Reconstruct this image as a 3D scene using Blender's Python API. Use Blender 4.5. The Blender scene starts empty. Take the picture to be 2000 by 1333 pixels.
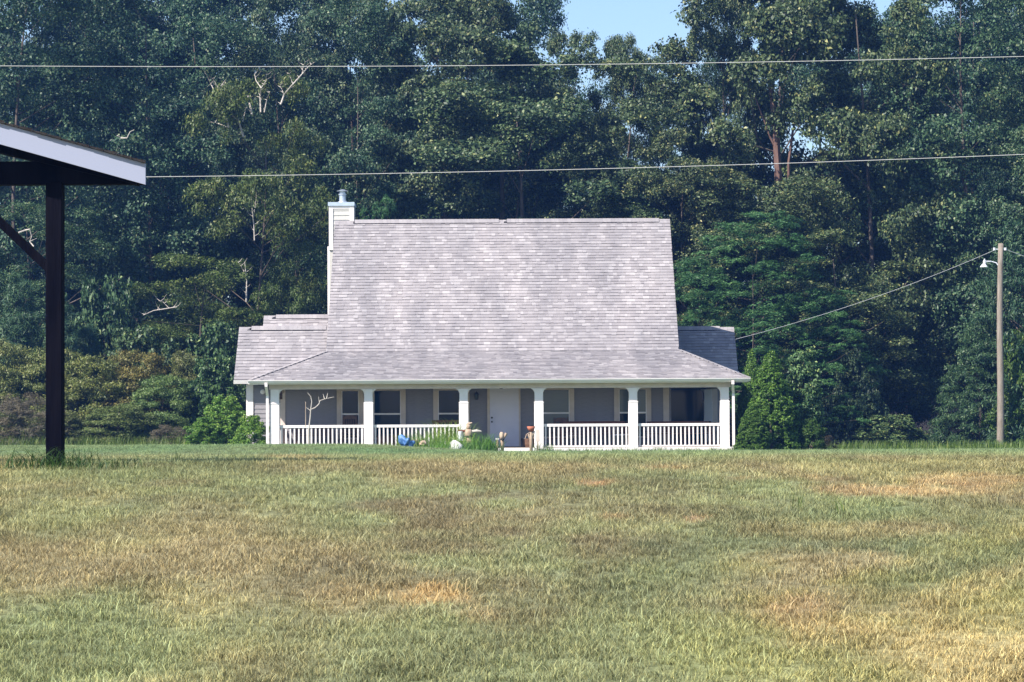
import bpy, bmesh, math, random
import numpy as np
from mathutils import Matrix, Vector
R = math.radians
random.seed(7)
rng = np.random.default_rng(11)
S = bpy.context.scene
col = S.collection
# ------------------------------------------------------------------ camera, sky, sun
F = 4970.0            # focal length in photo pixels (photo 2000 wide)
H = 1.57              # eye height above the ground at the camera
PITCH = math.atan(133.5 / F)
ROLL = -R(0.30)
cam = bpy.data.cameras.new('camera'); cam_o = bpy.data.objects.new('camera', cam); col.objects.link(cam_o)
cam.sensor_width = 36; cam.lens = F / 2000 * 36; cam.clip_start = 0.1; cam.clip_end = 3000
RM = Matrix.Rotation(R(90) + PITCH, 3, 'X') @ Matrix.Rotation(ROLL, 3, 'Z')
cam_o.matrix_world = Matrix.Translation((0, 0, H)) @ RM.to_4x4()
S.camera = cam_o
SUN = Vector((-0.74, -0.60, 1.0)).normalized()      # towards the sun
SUN_STR, SKY_STR, EXPO = 5.0, 0.10, 1.0
w = bpy.data.worlds.new('World'); S.world = w; w.use_nodes = True
nt = w.node_tree; bg = nt.nodes['Background']
sky = nt.nodes.new('ShaderNodeTexSky'); sky.sky_type = 'NISHITA'; sky.sun_disc = False
sky.sun_elevation = math.asin(SUN.z); sky.sun_rotation = math.atan2(SUN.x, SUN.y)
sky.air_density = 1.0; sky.dust_density = 0.6; sky.ozone_density = 2.5
nt.links.new(sky.outputs[0], bg.inputs[0]); bg.inputs[1].default_value = SKY_STR
sl = bpy.data.lights.new('sun', 'SUN'); sl.energy = SUN_STR; sl.angle = R(0.5); sl.color = (1.0, 0.93, 0.84)
so = bpy.data.objects.new('sun', sl); col.objects.link(so)
so.rotation_euler = SUN.to_track_quat('Z', 'Y').to_euler()
S.view_settings.view_transform = 'Standard'; S.view_settings.look = 'None'
S.view_settings.exposure = EXPO; S.view_settings.gamma = 1.0; S.view_settings.use_curve_mapping = False
S.cycles.max_bounces = 6; S.cycles.diffuse_bounces = 3; S.cycles.glossy_bounces = 3
S.cycles.transmission_bounces = 4; S.cycles.transparent_max_bounces = 6; S.cycles.volume_bounces = 0
S.cycles.caustics_reflective = False; S.cycles.caustics_refractive = False
S.cycles.sample_clamp_indirect = 6
S.render.film_transparent = False

RN = np.array(RM)
def at(px, py, D):
    d = RM @ Vector(((px - 1000) / F, -(py - 666.5) / F, -1))
    return Vector((0, 0, H)) + d * (D / d.y)
def proj(x, y, z):
    c = np.stack([x, y, z - H], -1) @ RN        # inverse of a rotation
    return 1000 + F * c[..., 0] / -c[..., 2], 666.5 - F * c[..., 1] / -c[..., 2]

# ------------------------------------------------------------------ helpers
def tag(o, label=None, cat=None, group=None, kind=None):
    if label: o['label'] = label
    if cat: o['category'] = cat
    if group: o['group'] = group
    if kind: o['kind'] = kind
    return o
def empty(name, loc=(0, 0, 0), rz=0, label=None, cat=None, group=None):
    o = bpy.data.objects.new(name, None); col.objects.link(o)
    o.location = loc; o.rotation_euler = (0, 0, rz); o.empty_display_size = 0.2
    return tag(o, label, cat, group)
def link(name, me, parent=None, loc=None):
    o = bpy.data.objects.new(name, me); col.objects.link(o)
    if parent: o.parent = parent
    if loc is not None: o.location = loc
    return o
def copy_tree(o, parent=None):
    c = o.copy(); col.objects.link(c); c.parent = parent
    for ch in list(o.children): copy_tree(ch, c)
    return c
def np_mesh(name, V, faces, mat=None, attr=None, smooth=False):
    """V (n,3); faces (m,k) all k-gons; attr (n,4) point colours"""
    me = bpy.data.meshes.new(name)
    V = np.asarray(V, np.float32); faces = np.asarray(faces, np.int32)
    m, k = faces.shape
    me.vertices.add(len(V)); me.vertices.foreach_set('co', V.ravel())
    me.loops.add(m * k); me.loops.foreach_set('vertex_index', faces.ravel())
    me.polygons.add(m); me.polygons.foreach_set('loop_start', np.arange(0, m * k, k, dtype=np.int32))
    me.update(calc_edges=True)
    if smooth: me.polygons.foreach_set('use_smooth', np.ones(m, bool))
    if attr is not None:
        a = me.color_attributes.new('tone', 'FLOAT_COLOR', 'POINT')
        a.data.foreach_set('color', np.asarray(attr, np.float32).ravel())
    if mat: me.materials.append(mat)
    return me

class MB:
    def __init__(s): s.v = []; s.f = []; s.t = []; s.tone = 0.5
    def add(s, vs, fs):
        n = len(s.v); s.v += [tuple(v) for v in vs]; s.f += [tuple(i + n for i in f) for f in fs]
        s.t += [s.tone] * len(vs)
    def box(s, x0, x1, y0, y1, z0, z1):
        s.add([(x0,y0,z0),(x1,y0,z0),(x1,y1,z0),(x0,y1,z0),(x0,y0,z1),(x1,y0,z1),(x1,y1,z1),(x0,y1,z1)],
              [(3,2,1,0),(4,5,6,7),(0,1,5,4),(1,2,6,5),(2,3,7,6),(3,0,4,7)]); return s
    def bar(s, p, q, wx, wz, up=(0, 0, 1)):
        p, q = Vector(p), Vector(q); d = (q - p).normalized(); u = Vector(up)
        a = d.cross(u)
        if a.length < 1e-3: a = d.cross(Vector((0, 1, 0)))
        a.normalize(); b = a.cross(d)
        a *= wx / 2; b *= wz / 2
        s.add([p-a-b, p+a-b, p+a+b, p-a+b, q-a-b, q+a-b, q+a+b, q-a+b],
              [(0,1,2,3),(7,6,5,4),(0,4,5,1),(1,5,6,2),(2,6,7,3),(3,7,4,0)]); return s
    def tube(s, pts, rad, n=8, cap=True):
        pts = [Vector(p) for p in pts]
        if not hasattr(rad, '__len__'): rad = [rad] * len(pts)
        rings = []
        for i, p in enumerate(pts):
            d = (pts[min(i + 1, len(pts) - 1)] - pts[max(i - 1, 0)]).normalized()
            a = d.cross(Vector((0.3, 1, 0.2))).normalized(); b = d.cross(a)
            rings.append([p + (a * math.cos(2*math.pi*k/n) + b * math.sin(2*math.pi*k/n)) * rad[i] for k in range(n)])
        vs = [v for r in rings for v in r]; fs = []
        for i in range(len(pts) - 1):
            for k in range(n): fs.append((i*n+k, i*n+(k+1) % n, (i+1)*n+(k+1) % n, (i+1)*n+k))
        if cap: fs.append(tuple(range(n))[::-1]); fs.append(tuple((len(pts)-1)*n+k for k in range(n)))
        s.add(vs, fs); return s
    def lathe(s, c, prof, n=16):
        c = Vector(c)
        s.tube([c + Vector((0, 0, z)) for r, z in prof], [r for r, z in prof], n); return s
    def prism(s, poly, axis, a0, a1):
        """poly of 2D points; axis 'x' -> (y,z) polygon between x=a0..a1 ; 'y' -> (x,z)"""
        n = len(poly)
        if axis == 'x': vs = [(a0, p[0], p[1]) for p in poly] + [(a1, p[0], p[1]) for p in poly]
        else: vs = [(p[0], a0, p[1]) for p in poly] + [(p[0], a1, p[1]) for p in poly]
        fs = [tuple(range(n)), tuple(range(2*n-1, n-1, -1))] + [(i, i+n, (i+1) % n + n, (i+1) % n) for i in range(n)]
        s.add(vs, fs); return s
    def mesh(s, name, mat, smooth=False, bevel=0):
        me = bpy.data.meshes.new(name); me.from_pydata(s.v, [], s.f)
        a = me.color_attributes.new('tone', 'FLOAT_COLOR', 'POINT')
        a.data.foreach_set('color', np.repeat(np.array(s.t, np.float32), 4))
        bm = bmesh.new(); bm.from_mesh(me)
        bmesh.ops.recalc_face_normals(bm, faces=bm.faces)
        if bevel: bmesh.ops.bevel(bm, geom=list(bm.edges), offset=bevel, segments=1, affect='EDGES')
        if smooth:
            for f in bm.faces: f.smooth = len(f.verts) == 4
        bm.to_mesh(me); bm.free()
        me.materials.append(mat); return me
    def build(s, name, mat, parent=None, **k): return link(name, s.mesh(name, mat, **k), parent)

# ------------------------------------------------------------------ materials
def mat(name, color, rough=0.7, spec=0.3, metal=0.0, c2=None, scale=6.0, bump=0.0, bscale=40.0, stretch=(1, 1, 1), detail=5, contrast=(0.35, 0.65)):
    m = bpy.data.materials.new(name); m.use_nodes = True
    n = m.node_tree; b = n.nodes['Principled BSDF']
    b.inputs['Base Color'].default_value = (*color, 1); b.inputs['Roughness'].default_value = rough
    b.inputs['Specular IOR Level'].default_value = spec; b.inputs['Metallic'].default_value = metal
    tc = n.nodes.new('ShaderNodeTexCoord'); mp = n.nodes.new('ShaderNodeMapping'); mp.inputs['Scale'].default_value = stretch
    n.links.new(tc.outputs['Object'], mp.inputs['Vector'])
    if c2:
        nz = n.nodes.new('ShaderNodeTexNoise'); nz.inputs['Scale'].default_value = scale; nz.inputs['Detail'].default_value = detail
        n.links.new(mp.outputs[0], nz.inputs['Vector'])
        rp = n.nodes.new('ShaderNodeValToRGB'); rp.color_ramp.elements[0].position = contrast[0]; rp.color_ramp.elements[1].position = contrast[1]
        rp.color_ramp.elements[0].color = (*color, 1); rp.color_ramp.elements[1].color = (*c2, 1)
        n.links.new(nz.outputs[0], rp.inputs[0]); n.links.new(rp.outputs[0], b.inputs['Base Color'])
    if bump:
        nb = n.nodes.new('ShaderNodeTexNoise'); nb.inputs['Scale'].default_value = bscale; nb.inputs['Detail'].default_value = 4
        n.links.new(mp.outputs[0], nb.inputs['Vector'])
        bp = n.nodes.new('ShaderNodeBump'); bp.inputs['Strength'].default_value = bump; bp.inputs['Distance'].default_value = 0.02
        n.links.new(nb.outputs[0], bp.inputs['Height']); n.links.new(bp.outputs[0], b.inputs['Normal'])
    return m
def leaf_mat(name, dark, light, odd, transl=0.22, rough=0.5, spec=0.35, oddpos=0.93):
    """leaf colour by the per-leaf tone (R random, G clump), times the object's own tint"""
    m = bpy.data.materials.new(name); m.use_nodes = True; n = m.node_tree; L = n.links
    b = n.nodes['Principled BSDF']; out = n.nodes['Material Output']
    at_ = n.nodes.new('ShaderNodeAttribute'); at_.attribute_name = 'tone'
    sp = n.nodes.new('ShaderNodeSeparateColor'); L.new(at_.outputs['Color'], sp.inputs[0])
    rp = n.nodes.new('ShaderNodeValToRGB'); e = rp.color_ramp.elements
    e[0].position = 0.0; e[0].color = (*dark, 1); e[1].position = oddpos - 0.05; e[1].color = (*light, 1)
    x = e.new(min(1, oddpos + 0.04)); x.color = (*odd, 1)
    L.new(sp.outputs[0], rp.inputs[0])
    mg = n.nodes.new('ShaderNodeMix'); mg.data_type = 'RGBA'; mg.blend_type = 'MULTIPLY'; mg.inputs[0].default_value = 1
    rg = n.nodes.new('ShaderNodeValToRGB'); rg.color_ramp.elements[0].color = (0.72, 0.8, 0.8, 1); rg.color_ramp.elements[1].color = (1.3, 1.2, 1.0, 1)
    L.new(sp.outputs[1], rg.inputs[0]); L.new(rp.outputs[0], mg.inputs[6]); L.new(rg.outputs[0], mg.inputs[7])
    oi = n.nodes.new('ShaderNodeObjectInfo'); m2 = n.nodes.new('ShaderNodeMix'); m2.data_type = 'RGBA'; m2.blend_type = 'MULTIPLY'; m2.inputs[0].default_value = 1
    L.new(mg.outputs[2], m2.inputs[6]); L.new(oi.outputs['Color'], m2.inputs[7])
    L.new(m2.outputs[2], b.inputs['Base Color']); b.inputs['Roughness'].default_value = rough; b.inputs['Specular IOR Level'].default_value = spec
    tr = n.nodes.new('ShaderNodeBsdfTranslucent'); L.new(m2.outputs[2], tr.inputs[0])
    mx = n.nodes.new('ShaderNodeMixShader'); mx.inputs[0].default_value = transl
    L.new(b.outputs[0], mx.inputs[1]); L.new(tr.outputs[0], mx.inputs[2]); L.new(mx.outputs[0], out.inputs[0])
    return m

M = {}
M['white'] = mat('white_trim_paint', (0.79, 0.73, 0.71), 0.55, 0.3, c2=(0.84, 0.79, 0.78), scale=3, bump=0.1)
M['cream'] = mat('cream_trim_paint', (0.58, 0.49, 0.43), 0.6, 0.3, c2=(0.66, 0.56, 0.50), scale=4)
M['door'] = mat('white_door_paint', (0.66, 0.64, 0.76), 0.4, 0.3, c2=(0.72, 0.70, 0.82), scale=2)
M['siding'] = mat('greige_siding', (0.255, 0.24, 0.262), 0.75, 0.2, c2=(0.29, 0.275, 0.295), scale=5, stretch=(1, 1, 8), bump=0.15)
M['pale_siding'] = mat('pale_siding', (0.50, 0.49, 0.46), 0.75, 0.2, c2=(0.56, 0.54, 0.51), scale=5, stretch=(1, 1, 8), bump=0.15)
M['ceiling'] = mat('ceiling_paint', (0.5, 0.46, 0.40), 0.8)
M['glass'] = mat('dark_window_glass', (0.001, 0.014, 0.022), 0.06, 0.28)
M['glass_blind'] = mat('blind_behind_glass', (0.085, 0.105, 0.11), 0.14, 0.5, c2=(0.11, 0.13, 0.13), scale=30, stretch=(0.1, 0.1, 6))
M['black'] = mat('black_metal', (0.012, 0.012, 0.015), 0.4, 0.5)
M['galv'] = mat('galvanised_metal', (0.42, 0.46, 0.52), 0.35, 0.5, metal=0.6, c2=(0.55, 0.6, 0.68), scale=9)
M['tin'] = mat('painted_tin_cap', (0.36, 0.44, 0.54), 0.5, 0.5, c2=(0.44, 0.52, 0.62), scale=6)
M['concrete'] = mat('concrete', (0.33, 0.31, 0.30), 0.9, 0.1, c2=(0.4, 0.38, 0.36), scale=8, bump=0.3)
M['floor'] = mat('porch_floor', (0.28, 0.22, 0.18), 0.8, 0.2, c2=(0.2, 0.16, 0.13), scale=8)
M['roofedge'] = mat('drip_edge', (0.12, 0.12, 0.13), 0.7)
M['vent'] = mat('ridge_vent_black', (0.006, 0.006, 0.01), 0.7)
M['redwood'] = mat('red_brown_wood', (0.11, 0.035, 0.02), 0.6, 0.3, c2=(0.16, 0.06, 0.035), scale=8, stretch=(1, 1, 6))
M['chairwood'] = mat('dark_chair_wood', (0.16, 0.09, 0.055), 0.55, 0.3, c2=(0.1, 0.055, 0.035), scale=9)
M['oldwood'] = mat('weathered_wood', (0.34, 0.24, 0.17), 0.85, 0.15, c2=(0.48, 0.38, 0.29), scale=14, stretch=(1, 1, 0.25), bump=0.6, bscale=30)
M['shadewood'] = mat('stained_timber_shade_dark', (0.0018, 0.002, 0.006), 0.9, 0.04, c2=(0.006, 0.0055, 0.010), scale=10, stretch=(1, 1, 0.1), bump=0.5, bscale=25)  # dark stain taken near-black and bluish to imitate timber standing in shade
M['fascia'] = mat('weathered_white_shade_tint', (0.20, 0.21, 0.27), 0.7, 0.25, c2=(0.30, 0.325, 0.43), scale=2.6, stretch=(1, 1, 0.8), contrast=(0.22, 0.42), detail=8)  # weathered white paint, darkened and blued to stand in for sky-lit shade
M['asphalt'] = mat('black_shingle', (0.022, 0.02, 0.022), 0.95, 0.1, c2=(0.04, 0.036, 0.036), scale=14, bump=0.5)
M['pole'] = mat('weathered_pole', (0.20, 0.165, 0.135), 0.9, 0.1, c2=(0.30, 0.26, 0.22), scale=5, stretch=(6, 6, 0.5), bump=0.6)
M['lamp'] = mat('pale_lamp_metal', (0.66, 0.68, 0.74), 0.4, 0.5)
M['wire'] = mat('bright_cable', (0.5, 0.5, 0.5), 0.5, 0.4)
M['blue'] = mat('blue_plastic', (0.02, 0.08, 0.24), 0.45, 0.4, c2=(0.10, 0.22, 0.42), scale=9, bump=0.3, bscale=12)
M['rock'] = mat('pale_rock', (0.5, 0.49, 0.48), 0.9, 0.2, c2=(0.66, 0.65, 0.64), scale=7, bump=0.8, bscale=12)
M['terracotta'] = mat('terracotta', (0.36, 0.10, 0.055), 0.8, 0.2, c2=(0.42, 0.15, 0.09), scale=6)
M['bark'] = mat('brown_grey_bark', (0.075, 0.06, 0.05), 0.9, 0.1, c2=(0.14, 0.115, 0.10), scale=3, stretch=(3, 3, 0.6), bump=0.7, bscale=14)
M['redbark'] = mat('reddish_bark', (0.12, 0.07, 0.055), 0.9, 0.1, c2=(0.19, 0.12, 0.10), scale=3, stretch=(3, 3, 0.6), bump=0.7, bscale=14)
M['deadwood'] = mat('bleached_deadwood', (0.40, 0.36, 0.32), 0.85, 0.1, c2=(0.52, 0.47, 0.42), scale=5)
M['oak'] = leaf_mat('oak_leaf', (0.014, 0.036, 0.018), (0.104, 0.156, 0.076), (0.25, 0.27, 0.13))
M['fine'] = leaf_mat('small_leaf', (0.013, 0.040, 0.022), (0.084, 0.148, 0.074), (0.18, 0.21, 0.11))
M['olive'] = leaf_mat('drooping_leaf', (0.030, 0.060, 0.014), (0.120, 0.165, 0.045), (0.2, 0.21, 0.08))
M['feather'] = leaf_mat('feathery_leaf', (0.022, 0.07, 0.026), (0.085, 0.20, 0.075), (0.14, 0.25, 0.1), 0.3)
M['conif'] = leaf_mat('conifer_needle', (0.018, 0.050, 0.026), (0.055, 0.11, 0.055), (0.1, 0.15, 0.07), 0.1)
M['cedar'] = leaf_mat('arborvitae_spray', (0.024, 0.07, 0.010), (0.10, 0.19, 0.028), (0.15, 0.24, 0.04), 0.12)
M['scrub'] = leaf_mat('scrub_leaf', (0.060, 0.088, 0.024), (0.20, 0.235, 0.080), (0.27, 0.26, 0.12), 0.2)
M['weed'] = leaf_mat('weed_leaf', (0.040, 0.10, 0.016), (0.12, 0.23, 0.04), (0.24, 0.32, 0.08), 0.3)
M['twig'] = leaf_mat('dry_twig', (0.07, 0.062, 0.042), (0.15, 0.135, 0.095), (0.22, 0.2, 0.14), 0.1)

# ------------------------------------------------------------------ ground
def smooth_table():
    k = [(-60,-1.9),(0,-1.57),(10,-1.07),(20,-0.56),(22.5,-0.468),(25,-0.49),(30,-0.565),(40,-0.77),(60,-1.09),(75,-1.28),
         (84,-1.42),(100,-1.68),(130,-1.9),(160,-1.7),(220,1),(400,14),(700,30)]
    xs = np.arange(-60, 700, 0.25); zs = np.interp(xs, [a for a, b in k], [b for a, b in k])
    ker = np.hanning(13); ker /= ker.sum()
    return xs, np.convolve(np.pad(zs, 6, 'edge'), ker, 'valid')
TX, TZ = smooth_table()
def sst(x): x = np.clip(x, 0, 1); return x * x * (3 - 2 * x)
def g(x, y):
    x = np.asarray(x, float); y = np.asarray(y, float)
    z = np.interp(y, TX, TZ)
    b = np.where(y < 79, np.exp(-((y - 79) / 11) ** 2), np.exp(-((y - 79) / 3.2) ** 2) * sst((84.4 - y) / 1.5) * 1.0)
    out = np.where(y > 79, np.maximum(b, sst((-9.0 - x) / 1.5) * np.exp(-((y - 79) / 14) ** 2)), b)
    z = z + 0.27 * out * sst((0.5 - x) / 6.0)
    near = np.exp(-(np.maximum(y, 0) / 40) ** 2)
    z = z + near * 0.02 * (np.sin(x * 1.9 + y * 0.7) + np.sin(y * 1.3 - x * 0.8 + 1.0)) * np.clip(np.abs(y - 23) / 6, 0.15, 1)
    return z + H
def vnoise(x, y, s, seed):
    r = np.random.default_rng(seed); G = r.random((256, 256)); G = G
    u, v = x / s + 1000, y / s + 1000
    i, j = np.floor(u).astype(int), np.floor(v).astype(int); a, b = sst(u - i), sst(v - j)
    f = lambda p, q: G[p % 256, q % 256]
    return (f(i, j)*(1-a)+f(i+1, j)*a)*(1-b) + (f(i, j+1)*(1-a)+f(i+1, j+1)*a)*b
def fbm(x, y, s, seed, o=4):
    t = 0; A = 0
    for k in range(o): t = t + vnoise(x, y, s / 2**k, seed + k) * 0.6**k; A += 0.6**k
    return t / A
def lin(c): c = np.array(c, float) / 255; return np.where(c < .04045, c / 12.92, ((c + .055) / 1.055) ** 2.4)
GREEN, OLIVE, BROWN, STRAW, YGREEN, ORANGE, DEEP = (lin(c) for c in
    [(112,134,86), (138,137,88), (138,123,92), (192,164,108), (146,150,84), (192,150,104), (98,128,86)])
def gcol(x, y):
    """albedo of the lawn at a ground point"""
    px, py = proj(x, y, g(x, y))
    n1 = fbm(x, y * 0.45, 1.6, 1); n2 = fbm(x, y * .5, 0.5, 9); n3 = fbm(x, y * 0.4, 3.5, 20)
    c = np.broadcast_to(OLIVE, (*x.shape, 3)).copy()
    def blend(col_, m): nonlocal c; m = np.clip(m, 0, 1)[..., None]; c = c * (1 - m) + col_ * m
    def blob(cx, cy, rx, ry, col_, s, nz=1.5):
        d = np.sqrt(((px - cx) / rx) ** 2 + ((py - cy) / ry) ** 2) + (n1 - .5) * nz * 1.4 + (n2 - .5) * nz
        blend(col_, sst((1.15 - d) / 0.85) * s * .72)
    blend(BROWN, sst((n1 - 0.42) / 0.25) * 0.55)
    blend(GREEN, sst((0.47 - n3) / 0.2) * 0.6)
    blob(750, 1110, 620, 190, BROWN, 0.75)
    blob(1150, 1000, 500, 90, BROWN, 0.5)
    blob(120, 1260, 330, 170, GREEN, 0.85); blob(60, 1010, 220, 70, GREEN, 0.4)
    blob(600, 1230, 300, 60, GREEN, 0.45)
    blob(1330, 1150, 260, 60, GREEN, 0.6); blob(1600, 1060, 330, 55, DEEP, 0.55); blob(1850, 1100, 260, 60, DEEP, 0.5)
    blob(1800, 1000, 340, 40, GREEN, 0.5)
    blob(1560, 1290, 640, 110, YGREEN, 0.75); blob(1750, 1170, 320, 40, YGREEN, .4); blob(1500, 1110, 120, 35, YGREEN, .5)
    blob(1920, 1290, 220, 110, STRAW, 0.6); blob(1960, 1200, 120, 60, YGREEN, .5)
    blob(1560, 1190, 120, 45, ORANGE * .8, 0.6); blob(1640, 1040, 240, 20, STRAW, 0.35)
    blob(840, 1165, 115, 34, STRAW * np.array([1, .93, .75]), 0.9); blob(660, 1165, 70, 40, STRAW, 0.4)
    blob(920, 1200, 80, 30, ORANGE, 0.35); blob(380, 1060, 180, 30, BROWN, .5)
    blob(1780, 962, 200, 14, ORANGE, 0.6); blob(1880, 940, 130, 12, ORANGE, 0.5); blob(1480, 935, 130, 9, ORANGE, 0.4)
    blob(1290, 917, 110, 6, ORANGE, 0.8); blob(1155, 945, 55, 9, ORANGE * np.array([1, .72, .5]), 1.0, .8); blob(1196, 1014, 40, 8, ORANGE, 0.5)
    blob(1360, 1016, 24, 6, ORANGE, 0.9); blob(575, 897, 80, 4, ORANGE * .8, 0.8, .5); blob(1030, 1000, 40, 6, STRAW, .4)
    for k_ in range(9): blob(1480 + k_*70, 1180 - k_*19, 70, 13, YGREEN * np.array([1.15, 1.02, .9]), .55)
    for k_ in range(9): blob(1560 + k_*60, 1262 - k_*20, 60, 14, STRAW, .28)
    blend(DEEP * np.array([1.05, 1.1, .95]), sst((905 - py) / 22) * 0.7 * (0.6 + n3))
    blob(1150, 905, 560, 12, GREEN, 0.55)
    mean = c.mean(-1, keepdims=True)
    return (c * .74 + mean * .26) * np.array([1.12, 1.15, 1.18]) * (0.62 + 0.76 * n2)[..., None]
xs_ = np.concatenate([-np.geomspace(400, 14, 16), np.arange(-13, 13.01, 0.13), np.geomspace(14, 400, 16)])
ys_ = np.concatenate([np.linspace(-60, 5, 12), np.arange(6, 32, 0.13), np.arange(32, 100, 0.45), np.geomspace(101, 690, 36)])
XX, YY = np.meshgrid(xs_, ys_); nx = len(xs_)
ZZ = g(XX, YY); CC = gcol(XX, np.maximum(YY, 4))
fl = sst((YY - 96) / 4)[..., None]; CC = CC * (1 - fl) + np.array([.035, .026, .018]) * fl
idx = (np.arange(len(ys_) - 1)[:, None] * nx + np.arange(nx - 1)[None]).ravel()
gm = bpy.data.materials.new('soil_and_thatch'); gm.use_nodes = True
def setup_ground(m, inst):
    n = m.node_tree; L = n.links; b = n.nodes['Principled BSDF']
    a = n.nodes.new('ShaderNodeAttribute'); a.attribute_name = 'tone' if not inst else 'gcol'
    if inst: a.attribute_type = 'INSTANCER'
    if not inst:
        tc = n.nodes.new('ShaderNodeTexCoord'); nz = n.nodes.new('ShaderNodeTexNoise'); nz.inputs['Scale'].default_value = 25; nz.inputs['Detail'].default_value = 6
        L.new(tc.outputs['Object'], nz.inputs['Vector'])
        rp = n.nodes.new('ShaderNodeValToRGB'); rp.color_ramp.elements[0].position = .3; rp.color_ramp.elements[0].color = (0.35, 0.33, 0.3, 1); rp.color_ramp.elements[1].position = .75; rp.color_ramp.elements[1].color = (1.0, 0.97, 0.9, 1)
        L.new(nz.outputs[0], rp.inputs[0])
        second = rp.outputs[0]
    else:
        t = n.nodes.new('ShaderNodeAttribute'); t.attribute_name = 'tone'
        second = t.outputs['Color']
    mx = n.nodes.new('ShaderNodeMix'); mx.data_type = 'RGBA'; mx.blend_type = 'MULTIPLY'; mx.inputs[0].default_value = 1
    L.new(a.outputs['Color'], mx.inputs[6]); L.new(second, mx.inputs[7]); L.new(mx.outputs[2], b.inputs['Base Color'])
    b.inputs['Roughness'].default_value = 0.8 if inst else 0.95; b.inputs['Specular IOR Level'].default_value = 0.12
    if inst:
        out = n.nodes['Material Output']; tr = n.nodes.new('ShaderNodeBsdfTranslucent'); L.new(mx.outputs[2], tr.inputs[0])
        ms = n.nodes.new('ShaderNodeMixShader'); ms.inputs[0].default_value = 0.25
        L.new(b.outputs[0], ms.inputs[1]); L.new(tr.outputs[0], ms.inputs[2]); L.new(ms.outputs[0], out.inputs[0])
setup_ground(gm, False)
GCA = np.concatenate([CC.reshape(-1, 3), np.ones((CC.size // 3, 1))], 1)
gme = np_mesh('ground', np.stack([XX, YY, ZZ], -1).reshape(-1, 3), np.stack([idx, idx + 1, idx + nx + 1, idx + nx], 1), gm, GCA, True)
tag(link('ground', gme), kind='structure')

# ------------------------------------------------------------------ lawn grass (points carrying tufts)
def tuft_mesh(name, nb, h, spread, wid, seed, lean=0.5, tall=0):
    r = np.random.default_rng(seed); V = []; Fq = []; T = []
    for i in range(nb):
        a = r.random() * 6.28; rad = spread * math.sqrt(r.random()); bx, by = rad * math.cos(a), rad * math.sin(a)
        hh = h * (0.45 + 0.75 * r.random()) * (1.6 if i < tall else 1); d = r.random() * 6.28; ln = hh * lean * (0.2 + r.random())
        dx, dy = math.cos(d) * ln, math.sin(d) * ln; p = d + 1.57 + r.normal() * .4; wx, wy = math.cos(p) * wid, math.sin(p) * wid
        n = len(V)
        V += [(bx - wx, by - wy, 0), (bx + wx, by + wy, 0), (bx + dx*.35 + wx*.8, by + dy*.35 + wy*.8, hh*.6), (bx + dx*.35 - wx*.8, by + dy*.35 - wy*.8, hh*.6),
              (bx + dx + wx*.15, by + dy + wy*.15, hh), (bx + dx - wx*.15, by + dy - wy*.15, hh)]
        Fq += [(n, n+1, n+2, n+3), (n+3, n+2, n+4, n+5)]
        k = 0.28 + 1.3 * r.random(); warm = r.random() * 0.25
        dry = r.random() < 0.12
        c = (k * (1 + warm), k, k * (1 - warm)) if not dry else (1.55, 1.35, 1.05)
        for q, mul in ((2, 0.75), (2, 1.0), (2, 1.15)): T += [(c[0]*mul, c[1]*mul, c[2]*mul, 1)] * q
    me = np_mesh(name, V, Fq, None, T)
    return me
gr = bpy.data.materials.new('grass_blades'); gr.use_nodes = True; setup_ground(gr, True)
tcol = bpy.data.collections.new('tufts')
for k in range(6):
    me = tuft_mesh('tuft', 14, 0.036, 0.055, 0.0018, k, 1.35, 1); me.materials.append(gr)
    o = bpy.data.objects.new('tuft_%d' % k, me); tcol.objects.link(o)
pts = []
def scatter(d0, d1, dens, sc0, sc1, half=0.235):
    n = int(dens * half * (d1**2 - d0**2))
    D = np.sqrt(rng.random(n) * (d1**2 - d0**2) + d0**2); X = (rng.random(n) * 2 - 1) * (half * D + 0.5)
    s = sc0 + rng.random(n) * (sc1 - sc0)
    return X, D, s
for a in [(8.6, 12, 760, .45, .95), (12, 17, 520, .5, 1.0), (17, 27, 330, .5, 1.0), (27, 45, 80, .6, 1.2), (45, 78, 36, .7, 1.4), (70, 102, 50, .6, 1.3)]:
    pts.append(scatter(*a))
GX, GD, GS = (np.concatenate([p[i] for p in pts]) for i in range(3))
clump = fbm(GX, GD, 0.35, 55, 3); GS = GS * (0.65 + 0.8 * clump)
keep = ~((GX > -9.4) & (GX < 8.6) & (GD > 84.7) & (GD < 99))
GX, GD, GS = GX[keep], GD[keep], GS[keep]
GC = gcol(GX, GD) * (1 + 0.25 * rng.standard_normal(len(GX)))[:, None].clip(0.55, 1.6)
bare = (GC[:, 0] > GC[:, 1] * 1.28) & (rng.random(len(GX)) < 0.55)      # thin on the dry dirt patches
GX, GD, GS, GC = GX[~bare], GD[~bare], GS[~bare], GC[~bare]
me = bpy.data.meshes.new('lawn_grass'); me.vertices.add(len(GX))
me.vertices.foreach_set('co', np.stack([GX, GD, g(GX, GD)], -1).astype(np.float32).ravel())
for nm, ty, dat in (('gscale', 'FLOAT', GS), ('grot', 'FLOAT', rng.random(len(GX)) * 6.28)):
    a = me.attributes.new(nm, ty, 'POINT'); a.data.foreach_set('value', dat.astype(np.float32))
a = me.attributes.new('gcol', 'FLOAT_COLOR', 'POINT'); a.data.foreach_set('color', np.concatenate([GC, np.ones((len(GC), 1))], 1).astype(np.float32).ravel())
lawn = tag(link('lawn_grass', me), 'short mown grass, green and dry brown, over the whole yard', 'grass', kind='stuff')
me.materials.append(gr)
ng = bpy.data.node_groups.new('grass_scatter', 'GeometryNodeTree')
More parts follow.
